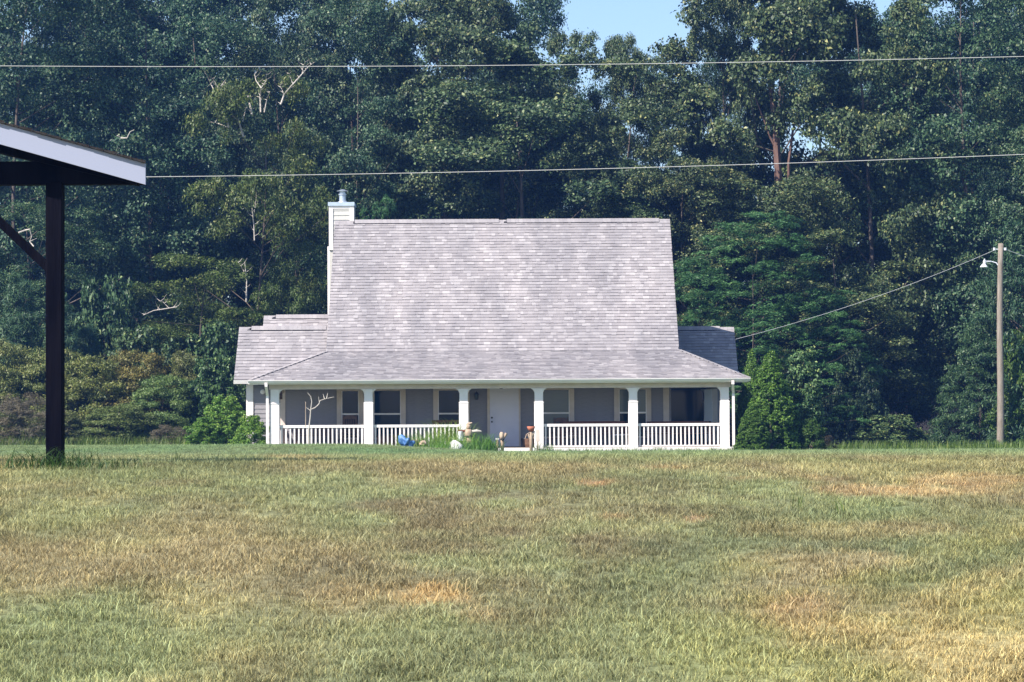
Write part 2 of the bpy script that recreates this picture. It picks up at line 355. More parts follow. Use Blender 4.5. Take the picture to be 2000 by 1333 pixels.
ng.interface.new_socket('Geometry', in_out='INPUT', socket_type='NodeSocketGeometry'); ng.interface.new_socket('Geometry', in_out='OUTPUT', socket_type='NodeSocketGeometry')
N = ng.nodes.new; gi, go = N('NodeGroupInput'), N('NodeGroupOutput'); m2p = N('GeometryNodeMeshToPoints'); ip = N('GeometryNodeInstanceOnPoints'); ci = N('GeometryNodeCollectionInfo')
ci.inputs['Collection'].default_value = tcol; ci.inputs['Separate Children'].default_value = True; ci.inputs['Reset Children'].default_value = True
ip.inputs['Pick Instance'].default_value = True
def named(nm, ty):
    x = N('GeometryNodeInputNamedAttribute'); x.data_type = ty; x.inputs[0].default_value = nm; return x.outputs[0]
cx = N('ShaderNodeCombineXYZ'); rv = N('FunctionNodeRandomValue'); rv.data_type = 'INT'; rv.inputs[4].default_value = 0; rv.inputs[5].default_value = 5
Lg = ng.links.new
Lg(gi.outputs[0], m2p.inputs[0]); Lg(m2p.outputs[0], ip.inputs['Points']); Lg(ci.outputs[0], ip.inputs['Instance'])
Lg(named('gscale', 'FLOAT'), ip.inputs['Scale']); Lg(named('grot', 'FLOAT'), cx.inputs[2]); Lg(cx.outputs[0], ip.inputs['Rotation'])
Lg(rv.outputs[2], ip.inputs['Instance Index']); Lg(ip.outputs[0], go.inputs[0])
lawn.modifiers.new('scatter', 'NODES').node_group = ng

# ------------------------------------------------------------------ house
ZF = H - 75 / 58.5
HX = (981 - 1000) / 58.5
house = empty('house', (HX, 85, ZF), 0, 'one-and-a-half storey farmhouse with tall grey shingle roof, white porch posts and low side wings', 'house')
def part(mb, name, m, parent=None, **k): return mb.build(name, m, parent or house, **k)

shm = bpy.data.materials.new('grey_shingle'); shm.use_nodes = True
def setup_shingle(m):
    n = m.node_tree; L = n.links; b = n.nodes['Principled BSDF']
    a = n.nodes.new('ShaderNodeAttribute'); a.attribute_name = 'tone'
    rp = n.nodes.new('ShaderNodeValToRGB'); e = rp.color_ramp.elements
    e[0].position = 0; e[0].color = (0.265, 0.245, 0.254, 1); e[1].position = 1; e[1].color = (0.385, 0.360, 0.366, 1)
    x = e.new(.6); x.color = (0.305, 0.283, 0.292, 1)
    L.new(a.outputs['Fac'], rp.inputs[0])
    tc = n.nodes.new('ShaderNodeTexCoord'); nz = n.nodes.new('ShaderNodeTexNoise'); nz.inputs['Scale'].default_value = 0.7; nz.inputs['Detail'].default_value = 6
    mp = n.nodes.new('ShaderNodeMapping'); mp.inputs['Scale'].default_value = (1.6, 0.5, 0.3); L.new(tc.outputs['Object'], mp.inputs[0])
    geo = n.nodes.new('ShaderNodeNewGeometry'); L.new(geo.outputs['Position'], mp.inputs[0])
    L.new(mp.outputs[0], nz.inputs['Vector'])
    r2 = n.nodes.new('ShaderNodeValToRGB'); r2.color_ramp.elements[0].position = .35; r2.color_ramp.elements[0].color = (.76, .77, .79, 1); r2.color_ramp.elements[1].position = .7; r2.color_ramp.elements[1].color = (1.06, 1.05, 1.04, 1)
    L.new(nz.outputs[0], r2.inputs[0])
    nf = n.nodes.new('ShaderNodeTexNoise'); nf.inputs['Scale'].default_value = 60; nf.inputs['Detail'].default_value = 3; L.new(geo.outputs['Position'], nf.inputs['Vector'])
    r3 = n.nodes.new('ShaderNodeValToRGB'); r3.color_ramp.elements[0].position = .3; r3.color_ramp.elements[0].color = (.78, .78, .78, 1); r3.color_ramp.elements[1].position = .7; r3.color_ramp.elements[1].color = (1.15, 1.15, 1.15, 1)
    L.new(nf.outputs[0], r3.inputs[0])
    m1 = n.nodes.new('ShaderNodeMix'); m1.data_type = 'RGBA'; m1.blend_type = 'MULTIPLY'; m1.inputs[0].default_value = 1
    m2 = n.nodes.new('ShaderNodeMix'); m2.data_type = 'RGBA'; m2.blend_type = 'MULTIPLY'; m2.inputs[0].default_value = 1
    L.new(rp.outputs[0], m1.inputs[6]); L.new(r2.outputs[0], m1.inputs[7]); L.new(m1.outputs[2], m2.inputs[6]); L.new(r3.outputs[0], m2.inputs[7])
    L.new(m2.outputs[2], b.inputs['Base Color']); b.inputs['Roughness'].default_value = .92; b.inputs['Specular IOR Level'].default_value = .15
setup_shingle(shm)
def shingle_field(parent, o, u, v, length, bounds, exposure=0.15, single=0, thick=0.022):
    """courses of tabs on a slope. o origin, u along the eave, v up the slope (unit), bounds(t)->(u0,u1)"""
    o, u, v = Vector(o), Vector(u), Vector(v); nrm = u.cross(v).normalized()
    if nrm.z < 0: nrm = -nrm
    rows = int(length / exposure) + 1; mb = MB(); pieces = 0
    for i in range(rows):
        a = i * exposure; b = min(a + exposure + 0.03, length)
        if a >= length - 0.02: break
        u0, u1 = bounds(a); x = u0 - random.random() * 0.3
        while x < u1:
            wd = random.choice([0.10, 0.14, 0.18, 0.24, 0.3]) * random.uniform(0.9, 1.1)
            x0, x1 = max(x, u0), min(x + wd, u1); x += wd
            if x1 - x0 < 0.03: continue
            hi = random.random(); th = thick * (1.45 if hi > 0.6 else 1.05); drop = 0.012 if hi > .8 else 0
            tone = random.choice([0.1, 0.3, 0.45, 0.55, 0.6, 0.75, 0.95]) + random.uniform(-.12, .12)
            q = lambda s_, t_, h_: o + u * s_ + v * t_ + nrm * h_
            gp = 0.0008
            vs = [q(x0+gp, a-drop, 0.002), q(x1-gp, a-drop, 0.002), q(x1-gp, b, 0.0), q(x0+gp, b, 0.0),
                  q(x0+gp, a-drop, th), q(x1-gp, a-drop, th), q(x1-gp, b, 0.004), q(x0+gp, b, 0.004)]
            fs = [(3,2,1,0),(4,5,6,7),(0,1,5,4),(1,2,6,5),(2,3,7,6),(3,0,4,7)]
            if pieces < single:
                s1 = MB(); s1.tone = tone; s1.add(vs, fs); link('shingle', s1.mesh('shingle', shm), parent); pieces += 1
            else:
                mb.tone = tone; mb.add(vs, fs)
    if mb.v: tag(mb.build('shingle_courses', shm, parent), kind='stuff')
    return pieces

S2 = math.sqrt(.5)
def slab(parent_name, pts, thick=0.1):
    """sloping roof deck from 4 corner points, thickened downwards"""
    mb = MB(); lo = [Vector(p) - Vector((0, 0, thick)) for p in pts]; hi = [Vector(p) - Vector((0, 0, 0.004)) for p in pts]; n = len(pts)
    mb.add(lo + hi, [tuple(range(n))[::-1], tuple(range(n, 2*n))] + [(i, (i+1) % n, (i+1) % n + n, i + n) for i in range(n)])
    return mb.build(parent_name, M['roofedge'], house)
def ridge_caps(parent, x0, x1, y, z, vents):
    mb = MB(); x = x0
    while x < x1:
        w_ = 0.145; vent = any(a < x < b for a, b in vents); dz = 0.05 if vent else 0.015; lip = .008 if vent else .03
        mb.tone = random.uniform(.45, .85)
        xe = min(x + w_ - 0.002, x1)
        mb.add([(x, y-.14, z-.12+dz), (x, y, z+.02+dz), (x, y+.14, z-.12+dz), (xe, y-.14, z-.124+dz), (xe, y, z+.016+dz), (xe, y+.14, z-.124+dz),
                (x, y-.14, z-.12+dz-lip), (xe, y-.14, z-.124+dz-lip), (x, y+.14, z-.12+dz-lip), (xe, y+.14, z-.124+dz-lip)],
               [(0,3,4,1), (1,4,5,2), (0,6,7,3), (2,5,9,8)])
        x += w_
    mb.build('ridge_cap', shm, parent)['kind'] = 'stuff'
    for a, b in vents:
        v = MB(); v.add([(a, y-.14, z-.17), (b, y-.14, z-.17), (b, y+.14, z-.17), (a, y+.14, z-.17), (a, y-.125, z-.088), (b, y-.125, z-.088), (b, y, z+.03), (a, y, z+.03), (b, y+.125, z-.088), (a, y+.125, z-.088)],
              [(0,1,2,3), (0,1,5,4), (4,5,6,7), (7,6,8,9), (9,8,2,3), (0,4,7,9,3), (1,5,6,8,2)])
        v.build('ridge_vent', M['vent'], parent)
# main roof
yb, zb, yr, zr, XM = 2.5, 3.29, 7.1, 8.12, 6.07
roof = slab('main_roof', [(-XM, yb, zb), (XM, yb, zb), (XM, yr, zr), (-XM, yr, zr)], .14)
Lm = math.hypot(yr - yb, zr - zb); vm = Vector((0, yr - yb, zr - zb)).normalized()
shingle_field(roof, (0, yb, zb), (1, 0, 0), vm, Lm, lambda t: (-XM, XM), single=180)
rb = slab('rear_roof', [(XM, 11.7, zb), (-XM, 11.7, zb), (-XM, yr, zr - .004), (XM, yr, zr - .004)], .14)
ridge_caps(roof, -XM, XM, yr, zr, [(-5.4, -0.15), (0.05, 5.55)])
# porch roof
XL, XR, ye, ze = -8.42, 8.2, -0.32, 2.29
proof = slab('porch_roof', [(XL, ye, ze), (XR, ye, ze), (XM, yb, zb), (-XM, yb, zb)], .1)
Lp = math.hypot(yb - ye, zb - ze); vp = Vector((0, yb - ye, zb - ze)).normalized()
shingle_field(proof, (0, ye, ze), (1, 0, 0), vp, Lp, lambda t: (XL + (-XM - XL) * t / Lp, XR + (XM - XR) * t / Lp), single=90)
ps = slab('porch_side_roof', [(XL, 3.2, ze), (XL, ye, ze), (-XM, yb, zb), (-XM, 3.2, zb)], .1)
Ls = math.hypot(-XM - XL, zb - ze); vs_ = Vector((-XM - XL, 0, zb - ze)).normalized()
shingle_field(ps, (XL, 0, ze), (0, 1, 0), vs_, Ls, lambda t: (ye + (yb - ye) * t / Ls, 3.2))
ps = slab('porch_side_roof', [(XR, ye, ze), (XR, 9.0, ze), (XM, 9.0, zb), (XM, yb, zb)], .1)
Ls2 = math.hypot(XR - XM, zb - ze); vs2 = Vector((XM - XR, 0, zb - ze)).normalized()
shingle_field(ps, (XR, 0, ze), (0, 1, 0), vs2, Ls2, lambda t: (ye + (yb - ye) * t / Ls2, 9.0))
for sx, x0 in ((-1, XL), (1, XR)):
    h = MB()
    p, q = Vector((x0, ye, ze + .015)), Vector((sx * XM, yb, zb + .02)); L_ = (q - p).length; k = int(L_ / .15)
    for i in range(k):
        a, b = p.lerp(q, i / k), p.lerp(q, (i + .97) / k); h.tone = random.uniform(.5, 1.0)
        h.bar(a, b, 0.18, 0.012)
    h.build('hip_cap', shm, proof)
# wings
def wing(name, x0, x1, y0, z0, y1, z1, yback, single, vents):
    rf = slab(name, [(x0, y0, z0), (x1, y0, z0), (x1, y1, z1), (x0, y1, z1)], .12)
    L_ = math.hypot(y1 - y0, z1 - z0); v_ = Vector((0, y1 - y0, z1 - z0)).normalized()
    shingle_field(rf, (0, y0, z0), (1, 0, 0), v_, L_, lambda t: (x0, x1), single=single)
    slab('wing_rear_roof', [(x1, yback, z0), (x0, yback, z0), (x0, y1, z1 - .004), (x1, y1, z1 - .004)], .12)
    ridge_caps(rf, x0, x1, y1, z1, vents)
wing('left_wing_roof', -9.19, -6.05, 2.0, 2.35, 3.75, 4.17, 5.5, 30, [(-8.9, -6.2)])
wing('rear_wing_roof', -8.5, -6.05, 3.8, 2.86, 5.5, 4.63, 7.2, 0, [(-8.2, -6.2)])
wing('right_wing_roof', 6.05, 8.61, 8.25, 2.60, 9.9, 4.28, 11.5, 0, [(6.1, 7.95)])
# body
b = MB()
b.box(-5.77, 5.77, 2.33, 11.4, -.5, 3.2); b.prism([(2.6, 3.15), (11.3, 3.15), (7.1, 7.85)], 'x', -5.77, 5.77)
b.box(-8.76, -5.7, 2.34, 5.2, -.5, 2.4); b.prism([(2.35, 2.3), (5.2, 2.3), (3.75, 3.95)], 'x', -8.77, -5.7)
b.box(-8.2, -5.7, 4.4, 6.9, -.5, 2.9); b.prism([(4.2, 2.8), (6.9, 2.8), (5.5, 4.4)], 'x', -8.2, -5.7)
b.box(5.7, 8.2, 8.63, 11.2, -.5, 2.6); b.prism([(8.6, 2.55), (11.2, 2.55), (9.9, 4.05)], 'x', 5.7, 8.2)
wall = part(b, 'wall', M['siding'])
def boards(parent, x0, x1, y, z0, z1, ex, m, face=-1):
    n = int((z1 - z0) / ex + .5)
    mb = MB().prism([(0, 0), (-.026, 0), (-.008, ex + .012), (0, ex + .012)], 'x', x0, x1); me_ = mb.mesh('siding_board', m)
    for i in range(n): link('siding_board', me_, parent, (0, y, z0 + i * ex))
boards(wall, -8.6, 5.6, 2.33, -0.05, 2.1, 0.155, M['siding'])
boards(wall, 5.8, 8.15, 8.62, -0.05, 2.3, 0.155, M['siding'])
for x0, x1, y, top in [(-8.8, -8.56, 2.27, 2.34), (-7.63, -7.46, 2.28, 2.06), (5.50, 5.70, 2.27, 2.06), (7.66, 7.87, 8.57, 2.3), (5.8, 6.1, 8.57, 2.3)]:
    part(MB().box(x0, x1, y, 2.5 if y < 3 else 8.7, -.3, top), 'corner_board', M['white' if x0 < -8 else 'cream'])
# chimney
ch = MB().box(-6.29, -5.40, 7.27, 8.2, -.4, 8.70).build('chimney', M['pale_siding'], house)
MB().box(-6.36, -5.9, 7.30, 8.24, -.4, 7.23).build('lower_chase', M['white'], ch)
boards(ch, -6.16, -5.52, 7.265, 7.0, 8.66, 0.17, M['pale_siding'])
for x0, x1 in ((-6.30, -6.15), (-5.54, -5.39)): MB().box(x0, x1, 7.22, 7.4, 7.1, 8.70).build('corner_board', M['white'], ch)
MB().box(-6.15, -5.54, 7.225, 7.3, 8.60, 8.70).build('frieze_board', M['white'], ch)
MB().box(-6.33, -5.37, 7.18, 8.26, 8.70, 8.835).build('chimney_cap', M['tin'], ch)
MB().lathe((-5.83, 7.7, 8.835), [(.19, 0), (.17, .05), (.125, .09), (.12, .3), (.15, .3), (.15, .34), (.11, .34), (.11, .43)], 18).build('flue_pipe', M['galv'], ch, smooth=False)
MB().lathe((-5.83, 7.7, 8.835), [(.21, .43), (.22, .45), (.05, .50)], 18).build('rain_cap', M['galv'], ch)
# porch structure
part(MB().box(-7.77, 7.6, -.02, 2.33, -.12, 0.0), 'porch_floor', M['floor'])
part(MB().box(5.75, 7.6, 2.33, 8.63, -.12, 0.0), 'porch_floor', M['floor'])
part(MB().box(-7.8, 7.64, -.05, -.022, -.3, -0.004), 'floor_skirt', M['white'])
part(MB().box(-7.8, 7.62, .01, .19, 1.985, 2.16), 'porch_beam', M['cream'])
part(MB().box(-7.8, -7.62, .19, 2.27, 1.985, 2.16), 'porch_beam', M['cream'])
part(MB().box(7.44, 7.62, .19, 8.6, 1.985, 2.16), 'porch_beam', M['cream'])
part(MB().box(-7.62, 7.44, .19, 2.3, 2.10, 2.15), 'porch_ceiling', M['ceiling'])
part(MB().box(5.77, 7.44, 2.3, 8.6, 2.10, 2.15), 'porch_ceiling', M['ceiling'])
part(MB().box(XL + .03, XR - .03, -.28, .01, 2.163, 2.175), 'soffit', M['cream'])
part(MB().box(XL + .01, XR - .01, -.32, -.285, 2.15, 2.285), 'fascia_board', M['white'])
gt = MB().prism([(-.32, 2.19), (-.39, 2.19), (-.44, 2.27), (-.44, 2.29), (-.425, 2.29), (-.425, 2.272), (-.38, 2.2), (-.33, 2.2), (-.33, 2.28), (-.32, 2.28)], 'x', XL - .03, XR + .05)
gt = part(gt, 'gutter', M['white'])
part(MB().prism([(2.0, 2.2), (1.9, 2.2), (1.86, 2.33), (2.0, 2.33)], 'x', -9.19, -8.43), 'gutter', M['white'])
part(MB().box(8.45, 8.63, 8.12, 8.24, 2.52, 2.63), 'gutter', M['white'])
part(MB().box(-8.46, -8.36, -.3, 1.9, 2.16, 2.28), 'fascia_board', M['white'])
part(MB().box(XR - .03, XR + .02, -.28, 8.2, 2.16, 2.28), 'fascia_board', M['white'])
part(MB().box(-8.5, -8.2, 1.86, 1.98, 2.36, 2.42), 'flashing', M['white'])
def downspout(x, dx):
    mb = MB(); mb.bar((x, -.38, 2.2), (x, -.38, 2.08), .09, .07, (0, 1, 0)); mb.bar((x, -.38, 2.1), (x + dx, -.06, 1.80), .085, .07); mb.bar((x + dx, -.06, 1.84), (x + dx, -.06, -.1), .085, .06, (0, 1, 0))
    part(mb, 'downspout', M['white'])
downspout(-7.86, .01); downspout(7.66, .04)
posts = [-7.61, -4.48, -1.30, 1.21, 4.36, 7.42]
for px_ in posts + [None]:
    p = MB(); y0, y1 = (-.02, .28)
    if px_ is None: px_ = 7.50; y0, y1 = 8.3, 8.6
    p.box(px_ - .155, px_ + .155, y0, y1, -.28, 1.50); p.box(px_ - .14, px_ + .14, y0 + .012, y1 - .012, 1.50, 1.984)
    po = part(p, 'porch_post', M['white'], bevel=0.006)
    MB().box(px_ - .165, px_ + .165, y0 - .01, y1 + .01, 1.50, 1.53).build('post_band', M['white'], po)
    MB().box(px_ - .150, px_ + .150, y0 + .003, y1 - .003, 1.60, 1.625).build('post_band', M['white'], po)
    for s in (-1, 1):
        if abs(px_) > 7 and s * px_ > 0: continue
        x = px_ + s * .14
        MB().prism([(x, 1.984), (x + s * .13, 1.984), (x + s * .05, 1.93), (x, 1.83)], 'y', y0 + .05, y1 - .08).build('post_bracket', M['white'], po)
bal = MB().box(-.024, .024, -.024, .024, .06, .70).mesh('baluster', M['white'])
def rail(a, b_, vertical=False):
    def bx(mb, u0, u1, v0, v1, z0, z1):
        return mb.box(v0, v1, u0, u1, z0, z1) if vertical else mb.box(u0, u1, v0, v1, z0, z1)
    v = rail.v
    r_ = bx(MB(), a, b_, v - .045, v + .045, .70, .79); r_ = part(r_, 'porch_railing', M['white'])
    bx(MB(), a, b_, v - .03, v + .03, .015, .065).build('bottom_rail', M['white'], r_)
    n = round((b_ - a) / .139); st = (b_ - a) / n
    for i in range(n):
        p = a + st * (i + .5)
        o = link('baluster', bal, r_, (v, p, 0) if vertical else (p, v, 0))
        o.rotation_euler = (random.uniform(-.006, .006), random.uniform(-.008, .008), random.uniform(-.1, .1))
rail.v = 0.13
for i in (0, 1, 3, 4): rail(posts[i] + .155, posts[i + 1] - .155)
rail.v = -7.61; rail(.28, 2.28, True)
rail.v = 7.50; rail(.28, 8.3, True)
# windows (x0,x1 outer of casing, sill z, blind upper, blind lower)
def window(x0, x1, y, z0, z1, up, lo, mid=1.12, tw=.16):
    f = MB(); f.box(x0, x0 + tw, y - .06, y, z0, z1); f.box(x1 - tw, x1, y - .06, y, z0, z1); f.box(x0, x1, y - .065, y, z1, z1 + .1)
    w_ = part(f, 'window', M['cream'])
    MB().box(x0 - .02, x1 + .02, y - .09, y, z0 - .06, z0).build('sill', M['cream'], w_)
    MB().box(x0 + tw + .001, x1 - tw - .001, y - .05, y - .01, mid, mid + .055).build('sash_rail', M['white'], w_)
    s = MB()
    for a, c in ((z0, mid), (mid + .055, z1)):
        s.box(x0 + tw + .001, x0 + tw + .03, y - .047, y - .01, a, c); s.box(x1 - tw - .03, x1 - tw - .001, y - .047, y - .01, a, c)
    s.build('sash_frame', M['white'], w_)
    MB().box(x0 + tw, x1 - tw, y - .034, y - .028, mid + .055, z1).build('pane', M[up], w_)
    MB().box(x0 + tw, x1 - tw, y - .03, y - .024, z0, mid).build('pane', M[lo], w_)
X = lambda p: (p - 981) / 57.0
YW = 2.30
window(X(656.5), X(709), YW, .34, 1.94, 'glass', 'glass')
window(X(719), X(791), YW, .34, 1.94, 'glass', 'glass')
window(X(845), X(916), YW, .34, 1.94, 'glass', 'glass')
window(X(1049), X(1120.5), YW, .34, 1.94, 'glass_blind', 'glass_blind')
window(X(1198.5), X(1271), YW, .34, 1.94, 'glass_blind', 'glass')
# side glass doors at the back of the side porch
gd = MB(); gd.box(6.06, 6.12, 8.5, 8.6, 0, 2.02); gd.box(7.60, 7.66, 8.5, 8.6, 0, 2.02); gd.box(6.06, 7.66, 8.5, 8.6, 2.02, 2.1)
gd = part(gd, 'glass_door', M['cream']); MB().box(6.12, 7.60, 8.54, 8.555, 0.02, 2.02).build('pane', M['glass'], gd)
# door
dx0, dx1 = X(955.5), X(1012)
fr = MB(); fr.box(dx0 - .09, dx0, YW - .07, YW, 0, 2.05); fr.box(dx1, dx1 + .06, YW - .07, YW, 0, 2.05); fr.box(dx0 - .09, dx1 + .06, YW - .07, YW, 2.05, 2.09)
part(fr, 'door_frame', M['cream'])
d = part(MB().box(dx0, dx1, YW - .045, YW - .02, .025, 2.05), 'front_door', M['door'])
for cx0, cx1 in ((dx0 + .13, (dx0 + dx1) / 2 - .05), ((dx0 + dx1) / 2 + .05, dx1 - .13)):
    for z0, z1 in ((.2, .75), (.88, 1.5), (1.62, 1.9)):
        p = MB(); t = .018
        for a, b2, c, e in ((cx0, cx1, z0, z0 + t), (cx0, cx1, z1 - t, z1), (cx0, cx0 + t, z0, z1), (cx1 - t, cx1, z0, z1)): p.box(a, b2, YW - .056, YW - .045, c, e)
        p.box(cx0 + .05, cx1 - .05, YW - .053, YW - .045, z0 + .05, z1 - .05); p.build('door_panel', M['door'], d)
MB().tube([(dx0 + .07, YW - .045, .86), (dx0 + .07, YW - .07, .86), (dx0 + .07, YW - .075, .86), (dx0 + .07, YW - .11, .86)], [.015, .015, .032, .028], 12).build('door_knob', M['black'], d)
MB().tube([(dx0 + .07, YW - .045, 1.0), (dx0 + .07, YW - .085, 1.0)], .034, 12).build('deadbolt', M['black'], d)
part(MB().box(dx0 - .05, dx1 + .05, YW - .12, YW, 0, .022), 'door_threshold', M['concrete'])
# wall lantern
lx = X(929.5)
l = MB(); l.box(lx - .05, lx + .05, YW - .04, YW, 1.66, 1.86); l.bar((lx, YW - .03, 1.82), (lx, YW - .16, 1.87), .02, .02); l.lathe((lx, YW - .16, 1.62), [(.05, 0), (.07, .02)], 6); l.lathe((lx, YW - .16, 1.80), [(.10, 0), (.06, .05), (.012, .09), (.01, .12)], 6)
for k in range(6): l.bar((lx + .06*math.cos(k*1.047), YW - .16 + .06*math.sin(k*1.047), 1.63), (lx + .085*math.cos(k*1.047), YW - .16 + .085*math.sin(k*1.047), 1.81), .01, .01)
l = part(l, 'wall_lantern', M['black']); MB().lathe((lx, YW - .16, 1.64), [(.05, 0), (.075, .155)], 6).build('lantern_glass', M['glass_blind'], l)
# round white light on the left wing, ceiling lamp, hanging ornament
part(MB().tube([(X(512), 2.3, 1.93), (X(512), 2.22, 1.93), (X(512), 2.2, 1.93)], [.075, .085, .06], 16), 'round_wall_light', M['white'])
part(MB().lathe((X(978), 1.0, 1.97), [(.04, 0), (.08, .03), (.09, .1), (.03, .13)], 12), 'ceiling_light', M['black'])
orn = empty('wooden_ornament', (HX - 7.47, 85 + .6, ZF + 1.66), 0, 'small brown house-shaped ornament hanging beside the leftmost porch post', 'ornament')
o_ = MB(); o_.prism([(-.06, 0), (.06, 0), (.06, .22), (0, .3), (-.06, .22)], 'y', -.05, .05); o_.build('body', M['chairwood'], orn)
o_ = MB(); o_.bar((-.09, 0, .2), (0, 0, .32), .14, .02, (0, 1, 0)); o_.bar((.09, 0, .2), (0, 0, .32), .14, .02, (0, 1, 0)); o_.build('roof', M['oldwood'], orn)
o_ = MB(); [o_.box(-.035, -.01, -.055, -.05, z, z + .05) for z in (.04, .13)]; [o_.box(.01, .035, -.055, -.05, z, z + .05) for z in (.04, .13)]; o_.build('opening', M['black'], orn)
MB().tube([(0, 0, .3), (0, 0, .46)], .006, 5).build('cord', M['black'], orn)

# ------------------------------------------------------------------ things on the porch
def Hp(px, y, z): return Vector((HX + (px - 981) * (85 + y) / F, 85 + y, ZF + z))
def rocking_chair(loc, rz, label, m):
    t = empty('rocking_chair', loc, rz, label, 'rocking chair')
    for s in (-1, 1):
        r_ = MB(); r_.tube([(s*.25, -.45 + .15*i, .03 + .35*((-.45 + .15*i) / 1.1)**2) for i in range(7)], .018, 6); r_.build('rocker', m, t)
        MB().tube([(s*.25, -.22, .05), (s*.25, -.24, .62)], .02, 8).build('front_leg', m, t)
        MB().tube([(s*.24, .2, .05), (s*.24, .24, .45), (s*.23, .38, 1.08), (s*.23, .4, 1.14)], [.02, .02, .02, .01], 8).build('back_post', m, t)
        MB().box(s*.25 - .04, s*.25 + .04, -.3, .28, .62, .645).build('armrest', m, t)
    MB().box(-.25, .25, -.25, .24, .40, .43).build('seat', m, t)
    MB().prism([(-.22, .98), (.22, .98), (.22, 1.06), (.12, 1.11), (-.12, 1.11), (-.22, 1.06)], 'y', .35, .375).build('top_slat', m, t)
    MB().box(-.22, .22, .25, .27, .5, .55).build('lower_slat', m, t)
    for k in range(6): MB().bar((-.18 + .072*k, .26, .53), (-.18 + .072*k, .36, 1.0), .035, .012).build('back_slat', m, t)
    return t
rocking_chair(Hp(683, 1.5, 0), R(5), 'slatted wooden rocking chair on the porch in front of the narrow leftmost window', M['chairwood'])
rocking_chair(Hp(1092, 1.35, -.12), R(-8), 'dark round-backed wooden rocking chair on the porch right of the white front door', M['chairwood'])
def bench(loc, rz, wd, back, label, m, cat='bench'):
    t = empty('porch_bench', loc, rz, label, cat)
    for x in (-wd/2 + .05, wd/2 - .05):
        for y in (-.22, .2): MB().box(x - .03, x + .03, y - .03, y + .03, 0, .42 if y < 0 else back).build('leg', m, t)
        MB().box(x - .035, x + .035, -.27, .2, .60, .63).build('armrest', m, t); MB().box(x - .025, x + .025, -.25, -.2, .42, .6).build('arm_support', m, t)
    for k in range(4): MB().box(-wd/2, wd/2, -.26 + .115*k, -.16 + .115*k, .42, .45).build('seat_slat', m, t)
    MB().box(-wd/2, wd/2, .17, .21, back - .09, back).build('top_rail', m, t)
    n = int(wd / .12)
    for k in range(n): MB().box(-wd/2 + .1 + k*(wd - .2)/max(1, n-1) - .03, -wd/2 + .1 + k*(wd - .2)/max(1, n-1) + .03, .18, .2, .48, back - .09).build('back_slat', m, t)
    return t
bench(Hp(871, 1.4, 0), 0, 1.0, .93, 'reddish wooden bench on the porch left of the scarecrow-like log figure', M['redwood'])
bench(Hp(1158, 1.3, 0), 0, 2.3, .865, 'long red-brown wooden bench behind the railing right of the door', M['redwood'])
bench(Hp(1325, 1.4, 0), 0, 2.2, .85, 'long red-brown wooden bench behind the rightmost porch railing', M['redwood'])
bench(Hp(611, 1.7, 0), R(10), 1.3, .72, 'low dark wooden bench at the left end of the porch behind the bare sapling', M['chairwood'])
def box_thing(name, loc, dims, label, cat, m, m2):
    t = empty(name, loc, 0, label, cat); a, b_, c = dims
    MB().box(-a/2, a/2, -b_/2, b_/2, 0, c).build('body', m, t, bevel=.015); MB().box(-a/2 - .02, a/2 + .02, -b_/2 - .02, b_/2 + .02, c, c + .05).build('lid', m2, t, bevel=.012)
box_thing('storage_box', Hp(762, 1.2, 0), (.9, .5, .42), 'dark storage box on the porch behind the railing with the blue bag', 'box', M['chairwood'], M['black'])
box_thing('cooler', Hp(1218, 1.2, 0), (.7, .4, .38), 'small pale chest on the porch behind the post right of the long bench', 'chest', M['glass_blind'], M['lamp'])
pot = empty('flower_pot', Hp(1027, .9, 0), 0, 'dark glazed pot with a green plant right of the front door', 'plant pot')
MB().lathe((0, 0, 0), [(.12, 0), (.19, .28), (.2, .3), (.17, .3)], 16).build('pot', M['black'], pot, smooth=True)
crate = empty('brown_basket', Hp(1033, .55, 0), 0, 'low brown basket beside the red-topped driftwood stake by the porch entry', 'basket')
MB().lathe((0, 0, 0), [(.13, 0), (.16, .1), (.165, .3), (.14, .3)], 14).build('body', M['chairwood'], crate); MB().tube([(-.15, 0, .28), (-.1, 0, .44), (0, 0, .5), (.1, 0, .44), (.15, 0, .28)], .012, 6).build('handle', M['oldwood'], crate)

